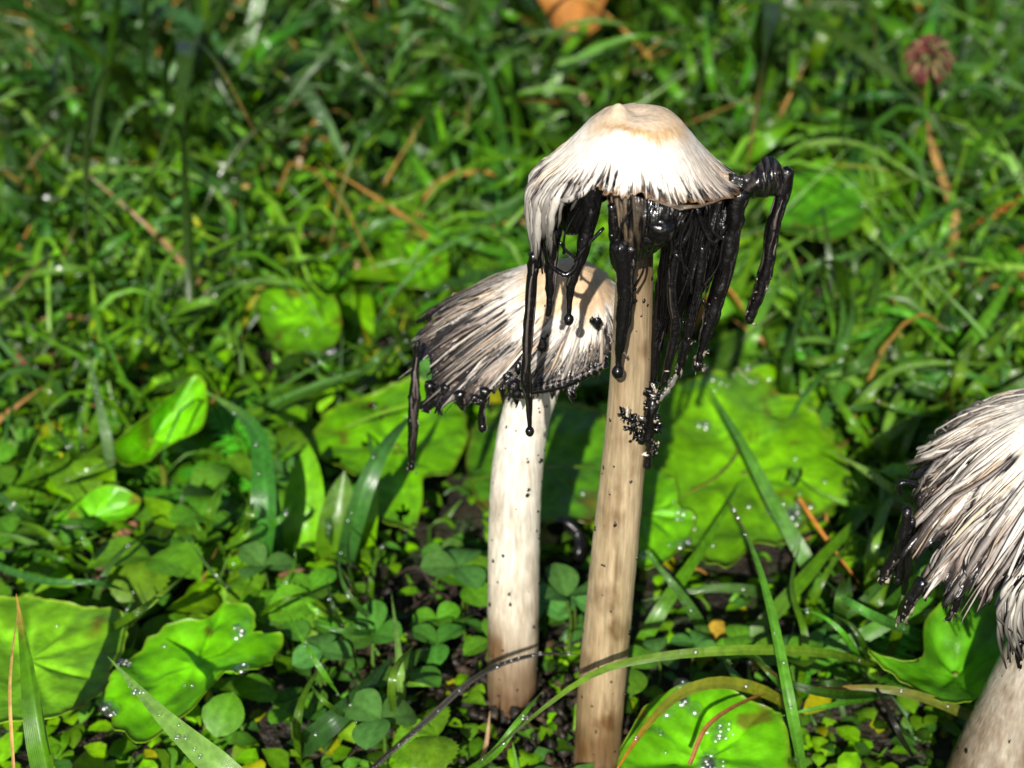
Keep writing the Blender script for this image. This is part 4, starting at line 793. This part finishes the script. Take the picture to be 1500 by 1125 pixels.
# dry straws and dead leaves
def straw(pts, wpx, c, label, group=None): return blade(pts, wpx, c, label, group, None, .4, .9, 3.5, 0, None, .6, 'straw', 'dry_straw', M_DRY)
for a in [
 ([(1390, 380, .01), (1398, 320, .03), (1380, 260, .04), (1362, 200, .05), (1352, 125, .05)], 13, (.34, .2, .06), 'bent tan straw below the withered flower head'),
 ([(1520, 275, .02), (1450, 318, .03), (1395, 352, .01)], 10, ORANGE, 'straight orange straw leaning on the bent tan straw'),
 ([(1255, 310, 0), (1240, 285, .02), (1243, 262, .02)], 12, (.4, .25, .16), 'short pinkish straw behind the lone black drip'),
 ([(500, 105, .01), (530, 145, .02), (555, 195, .01)], 14, (.36, .16, .05), 'short orange straw next to the dewy pale blade'),
 ([(1010, 490, .02), (1060, 420, .03), (1120, 510, .01)], 6, ORANGE, 'thin orange stalk crossing above the large bright leaf'),
 ([(1170, 730, .03), (1210, 790, .025), (1270, 870, .01)], 7, (.34, .13, .02), 'thin rusty stalk lying by the large bright leaf'),
 ([(1010, 1120, .04), (1040, 1060, .045), (1110, 1020, .035), (1180, 1005, .01)], 7, (.3, .13, .03), 'thin reddish stalk over the round wet leaf'),
 ([(46, 120, .02), (44, 60, .04), (40, -10, .05)], 10, STRAW, 'upright straw in dark grass high on the slope'),
 ([(20, 1130, .05), (15, 1000, .062), (28, 880, .062)], 5, STRAW, 'fine straw along the brown-edged folded blade'),
 ([(340, 300, .02), (390, 235, .03), (440, 178, .02)], 9, (.36, .23, .08), 'slanted straw in soft grass under the dewy blade'),
 ([(395, 320, .01), (430, 345, .02), (470, 340, .02), (525, 330, .01)], 9, (.4, .32, .12), 'kinked pale straw lying above the rounded leaf'),
 ([(1235, 180, .02), (1150, 170, .03), (1120, 195, .01)], 11, (.36, .2, .07), 'rusty bent straw tip among the upright blades'),
 ([(700, 1120, .0), (712, 1090, .012), (718, 1040, .02)], 7, (.4, .25, .14), 'stiff straw stub at the foot of the speckled stem'),
]: straw(*a)
for i in range(30):
    y = .34+.8*rnd.random()**1.2; x = rnd.uniform(-1, 1)*.38*(y*.866+.15)
    if not free(x, y, .03) or clear(x, y): continue
    L = rnd.uniform(.02, .06); a = rnd.uniform(0, 6.3); z = float(gz(x, y)); d = np.array([math.cos(a), math.sin(a), 0])*L; b = np.array([x, y, z]); m = MB()
    ribbon(m, [b, b+d*.5+[0, 0, rnd.uniform(.004, .02)], b+d+[0, 0, rnd.uniform(.0, .025)]], rnd.uniform(.001, .003), jit(rnd.choice([(.24, .15, .05), (.2, .09, .02), (.15, .08, .03), BROWN])), n=9, m=3, fold=.4, base=.9, tip=4)
    tag(m.build('dry_straw', M_DRY, None, b), 'dry brownish straw caught low in the green grass', 'straw', 'dry straws in the meadow')
def dead(px, py, z, L, W, c, label, group=None, rz=None):
    p = H(px, py, z); m = MB(); leaf_geo(m, L, W, c, 'ell', .35, .3, .4, 12, 7, wob=.10, M4=xf(rnd.uniform(0, 6.3) if rz is None else rz, p)); tag(m.build('dead_leaf', M_DRY, None, p), label, 'dead leaf', group)
p = H(835, 70, .06); m = MB(); leaf_geo(m, .085, .07, (.34, .13, .03), 'ell', .3, .5, .5, 14, 9, wob=.08, M4=xf(-.9, p, .9)); tag(m.build('dead_leaf', M_DRY, None, p), 'large orange dead leaf caught upright in grass beyond the white dome', 'dead leaf')
dead(1180, 140, .015, .03, .02, (.2, .08, .05), 'brown dead leaf up the slope among upright blades')
dead(280, 765, .006, .03, .02, (.24, .11, .06), 'brown dead leaf lying in clover near the dark folded blade')
dead(1330, 480, .012, .035, .02, (.26, .10, .05), 'reddish dying leaf among crossing blades', rz=.4)
dead(1190, 440, .01, .022, .013, (.5, .36, .2), 'pale curled dead leaf below the lone black drip')
dead(1090, 930, .006, .02, .014, (.34, .2, .02), 'yellowed leaf scrap under the crossing grass')
dead(20, 555, .01, .03, .02, (.18, .08, .05), 'brown dead leaf at the edge of the leafy patch')
for i in range(26):
    y = .36+.8*rnd.random(); x = rnd.uniform(-1, 1)*.38*(y*.866+.15); m = MB(); p = np.array([x, y, float(gz(x, y))+.004])
    if clear(x, y) or not free(x, y, .03): continue
    leaf_geo(m, rnd.uniform(.012, .03), rnd.uniform(.008, .018), jit(rnd.choice([BROWN, (.22, .1, .04), ORANGE])), 'ell', .3, .2, .3, 9, 5, wob=.1, M4=xf(rnd.uniform(0, 6.3), p)); tag(m.build('dead_leaf', M_DRY, None, p), 'shrivelled brown leaf on the ground among grass', 'dead leaf', 'dead leaves in the meadow')
# withered clover flower head
p = H(1362, 82, .095); g = np.array([p[0], p[1], float(gz(p[0], p[1]))]); t = thing('withered_flower', g, 'withered reddish clover flower head on the slope', 'flower')
m = MB(); tube(m, [g-[0, 0, .003], g*.5+p*.5+[.003, 0, 0], p], [.0012, .001, .001], GM, 6, 10); m.build('stalk', M_SMALL, t, g)
m = MB(); r_ = random.Random(3)
for i in range(130):
    d = nrm(np.array([r_.gauss(0, 1), r_.gauss(0, 1), r_.gauss(.25, 1)])); q = p+d*.008
    tube(m, [p+d*.004, q, q+d*.004+np.array([0, 0, -.002])], [.0008, .0013, .0005], r_.choice([(.2, .055, .04), (.3, .24, .1), (.13, .04, .03), (.2, .19, .07)]), 4, 5)
m.build('flower_head', M_DRY, t, g)

# decayed black scrap and soil crumbs round the feet of the stems
p = H(818, 800, .012); t = thing('decayed_scrap', p, 'black rotten scrap with pale torn leaf between the stems', 'debris'); m = MB()
for i in range(9):
    a = i/8; tube(m, [H(800+a*8, 770+a*10, .02-.004*a), H(830+a*10, 765+a*20, .025-.006*a), H(856-a*8, 800+a*10, .018), H(835-a*6, 850-a*12, .008)], [.001, .0016, .0016, .0006], BLACK*2, 6, 14, lump=.3, seed=i)
m.build('black_crust', M_INK, t, p)
m = MB(); leaf_geo(m, .014, .010, (.30, .36, .22), 'ell', .2, .5, .6, 9, 5, M4=xf(.6, H(812, 800, .006))); m.build('torn_leaf', M_SMALL, t, p)
m = MB(); r_ = random.Random(4)
for i in range(420):
    px, py = (r_.gauss(690, 70), r_.gauss(985, 65)) if i < 260 else (r_.gauss(830, 60), r_.gauss(1060, 40))
    q = H(px, py, 0); q[2] = float(gz(q[0], q[1]))+r_.uniform(0, .006)
    c = r_.choice([(.012, .009, .006)]*7+[(.05, .03, .015), (.03, .02, .012), (.02, .014, .008), (.05, .03, .02), (.36, .29, .21) if r_.random() < .5 else (.02, .015, .01)])
    ball(m, q, r_.uniform(.0006, .0026)*(.6 if c[0] > .3 else 1), c, 5, 6, (1, r_.uniform(.6, 1.3), r_.uniform(.5, 1)), .95, i)
for i in range(130):
    q = H(r_.gauss(670, 60), r_.gauss(930, 40), .004); a = r_.uniform(0, 6.3); L = r_.uniform(.006, .018)
    tube(m, [q, q+[L*.5*math.cos(a), L*.5*math.sin(a), r_.uniform(0, .006)], q+[L*math.cos(a+.4), L*math.sin(a+.4), r_.uniform(0, .006)]], [.0004, .0005, .0002], r_.choice([(.02, .012, .008), (.04, .025, .02), (.012, .01, .008)]), 4, 7)
m.build('soil_crumbs', M_DRY, kind='stuff')
tag(bpy.data.objects['soil_crumbs'], 'dark soil crumbs and rootlets around the stem feet', 'soil')

# ------------------------------------------------------------------ grass tufts: blades as parts
TB = []
for i in range(14):
    L = rnd.uniform(.08, .19); wd = rnd.uniform(.005, .0115); c = jit(rnd.choice([GD, GD, GM, GM, GBL, (.05, .19, .012)])); bend = rnd.uniform(.3, 1.1); mb = MB()  # greens lean dark: dimmer light up the slope is coloured into the tufts
    pts = [(0, 0, -.006), (0, L*.12*bend, L*.38), (0, L*.38*bend, L*.68), (0, L*.75*bend, L*(.9-.25*bend)), (0, L*1.0*bend, L*(.98-.62*bend))]
    ribbon(mb, pts, wd, c, (.3, -1, .2), 14, 5, .3, .7, 2, (.2, .15, .04) if i % 5 == 0 else None, rnd.uniform(-.8, .8)); TB.append(mb.mesh('blade', M_BLADE))
def tuft(x, y, sc, nb, label, group):
    t = thing('grass_tuft', (x, y, float(gz(x, y))), label, 'grass', group, rnd.uniform(0, 6.3)); t.scale = (sc,)*3
    for j in range(nb):
        o = link('blade', rnd.choice(TB), t, None, (rnd.uniform(-.008, .008), rnd.uniform(-.008, .008), 0)); o.rotation_euler = (rnd.uniform(-.3, .35), rnd.uniform(-.25, .25), rnd.uniform(0, 6.3)); o.scale = (rnd.uniform(.8, 1.2),)*2+(rnd.uniform(.7, 1.1),)
n = 0
while n < 78:
    y = .5+.85*rnd.random(); x = rnd.uniform(-1, 1)*.40*(y*.866+.15)
    if y < .62 and -.10 < x < .12: continue
    tuft(x, y, rnd.uniform(.7, 1.2)*(.5 if y < .62 else .8 if y < .75 else 1.25), rnd.randrange(4, 8), *(('loose tuft of wide green blades low on the meadow slope', 'grass tufts low on the slope') if y < .75 else ('tall tuft of wide dark blades far up the meadow slope', 'tall grass tufts far up the slope'))); n += 1

# ------------------------------------------------------------------ the mass of grass and tiny leaves
mb = MB()
def mass_blade(x, y, L, wd, c, lean, a):
    z = float(gz(x, y)); d = np.array([math.cos(a), math.sin(a), 0.]); b = np.array([x, y, z-.003])
    P = [b, b+d*L*lean*.3+[0, 0, L*.5], b+d*L*lean*.7+[0, 0, L*(.8-.3*lean)], b+d*L*lean+[0, 0, L*max(.12, .95-.75*lean)]]
    if rnd.random() < .65:                          # most blades are nearly straight
        v = nrm(d*lean*1.2+np.array([0, 0, 1.])); P = [b, b+v*L*.5+d*L*.02, b+v*L+d*L*.12-np.array([0, 0, L*.10*lean])]
    ribbon(mb, P, wd, c, (rnd.uniform(-.6, .6), -1, rnd.uniform(.1, .8)), 7, 3, .3, .7, 1.8)
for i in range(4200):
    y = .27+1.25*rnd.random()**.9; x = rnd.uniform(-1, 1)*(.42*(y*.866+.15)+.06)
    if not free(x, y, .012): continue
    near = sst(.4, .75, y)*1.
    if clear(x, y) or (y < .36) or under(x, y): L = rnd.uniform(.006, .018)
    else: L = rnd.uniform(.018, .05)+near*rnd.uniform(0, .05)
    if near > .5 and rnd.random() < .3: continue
    mass_blade(x, y, L, rnd.uniform(.0012, .0028)*(1+near*1.3), jit(rnd.choice([GD, GD, GD, GD, GM, GBL] if y > .72 else [GD, GD, GM, GM, GM, GBL, GY if rnd.random() < .3 else GM])) if rnd.random() > .05 else jit((.2, .13, .04)), rnd.uniform(.2, 1.1), rnd.uniform(0, 6.3))  # far blades take darker greens: light fading with distance put into the colour
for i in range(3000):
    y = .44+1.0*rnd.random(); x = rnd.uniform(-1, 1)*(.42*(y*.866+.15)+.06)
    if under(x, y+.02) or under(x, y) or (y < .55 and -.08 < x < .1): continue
    mass_blade(x, y, rnd.uniform(.05, .125)*(.7+.5*float(sst(.45, .8, y))), rnd.uniform(.0018, .0042), jit(rnd.choice([GD, GM, GM, (.07, .2, .012), GBL, (.10, .24, .02)] if y < .68 else [GD, GD, GD, GM, GBL, (.03, .1, .012)])) if rnd.random() > .07 else jit((.2, .13, .04)), rnd.uniform(.5, 1.25), rnd.uniform(0, 6.3))  # beyond the near meadow the palette darkens, painting in weaker light
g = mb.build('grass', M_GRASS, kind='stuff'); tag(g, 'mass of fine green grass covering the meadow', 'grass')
mb = MB()
for i in range(7600):
    y = .275+1.15*rnd.random()**1.6; x = rnd.uniform(-1, 1)*(.42*(y*.866+.15)+.05)
    if not free(x, y, .011) or (y > .5 and rnd.random() < .5): continue
    L = rnd.uniform(.006, .016)*(.65 if clear(x, y) or y < .34 or under(x, y) else 1+.5*rnd.random()); c = jit(rnd.choice([GM, GB, GB, (.06, .2, .02), GBL, (.1, .26, .012), GD, GY if rnd.random() < .3 else GM]))
    z = float(gz(x, y))+rnd.uniform(0, .006 if y < .36 or under(x, y) else .018)
    leaf_geo(mb, L, L*rnd.uniform(.45, .85), c, rnd.choice(['ell', 'obo', 'lance']), .2, rnd.uniform(-.1, .9), rnd.uniform(.2, .9), 5, 3, M4=xf(rnd.uniform(0, 6.3), (x, y, z), rnd.uniform(-.3, .3)))
g = mb.build('ground_cover', M_SMALL, kind='stuff'); tag(g, 'small mixed leaves carpeting the soil', 'ground cover')
mb = MB()
for p_, n_, k_ in DEWPTS: ball(mb, p_+n_*.0002, rnd.uniform(.0006, .0015)*k_, (.9, .9, .9), 7, 9, (1, 1, .75))
d = mb.build('dew_drops', M_DEW, kind='stuff'); tag(d, 'clear dew drops beaded on the herb leaves', 'dew')
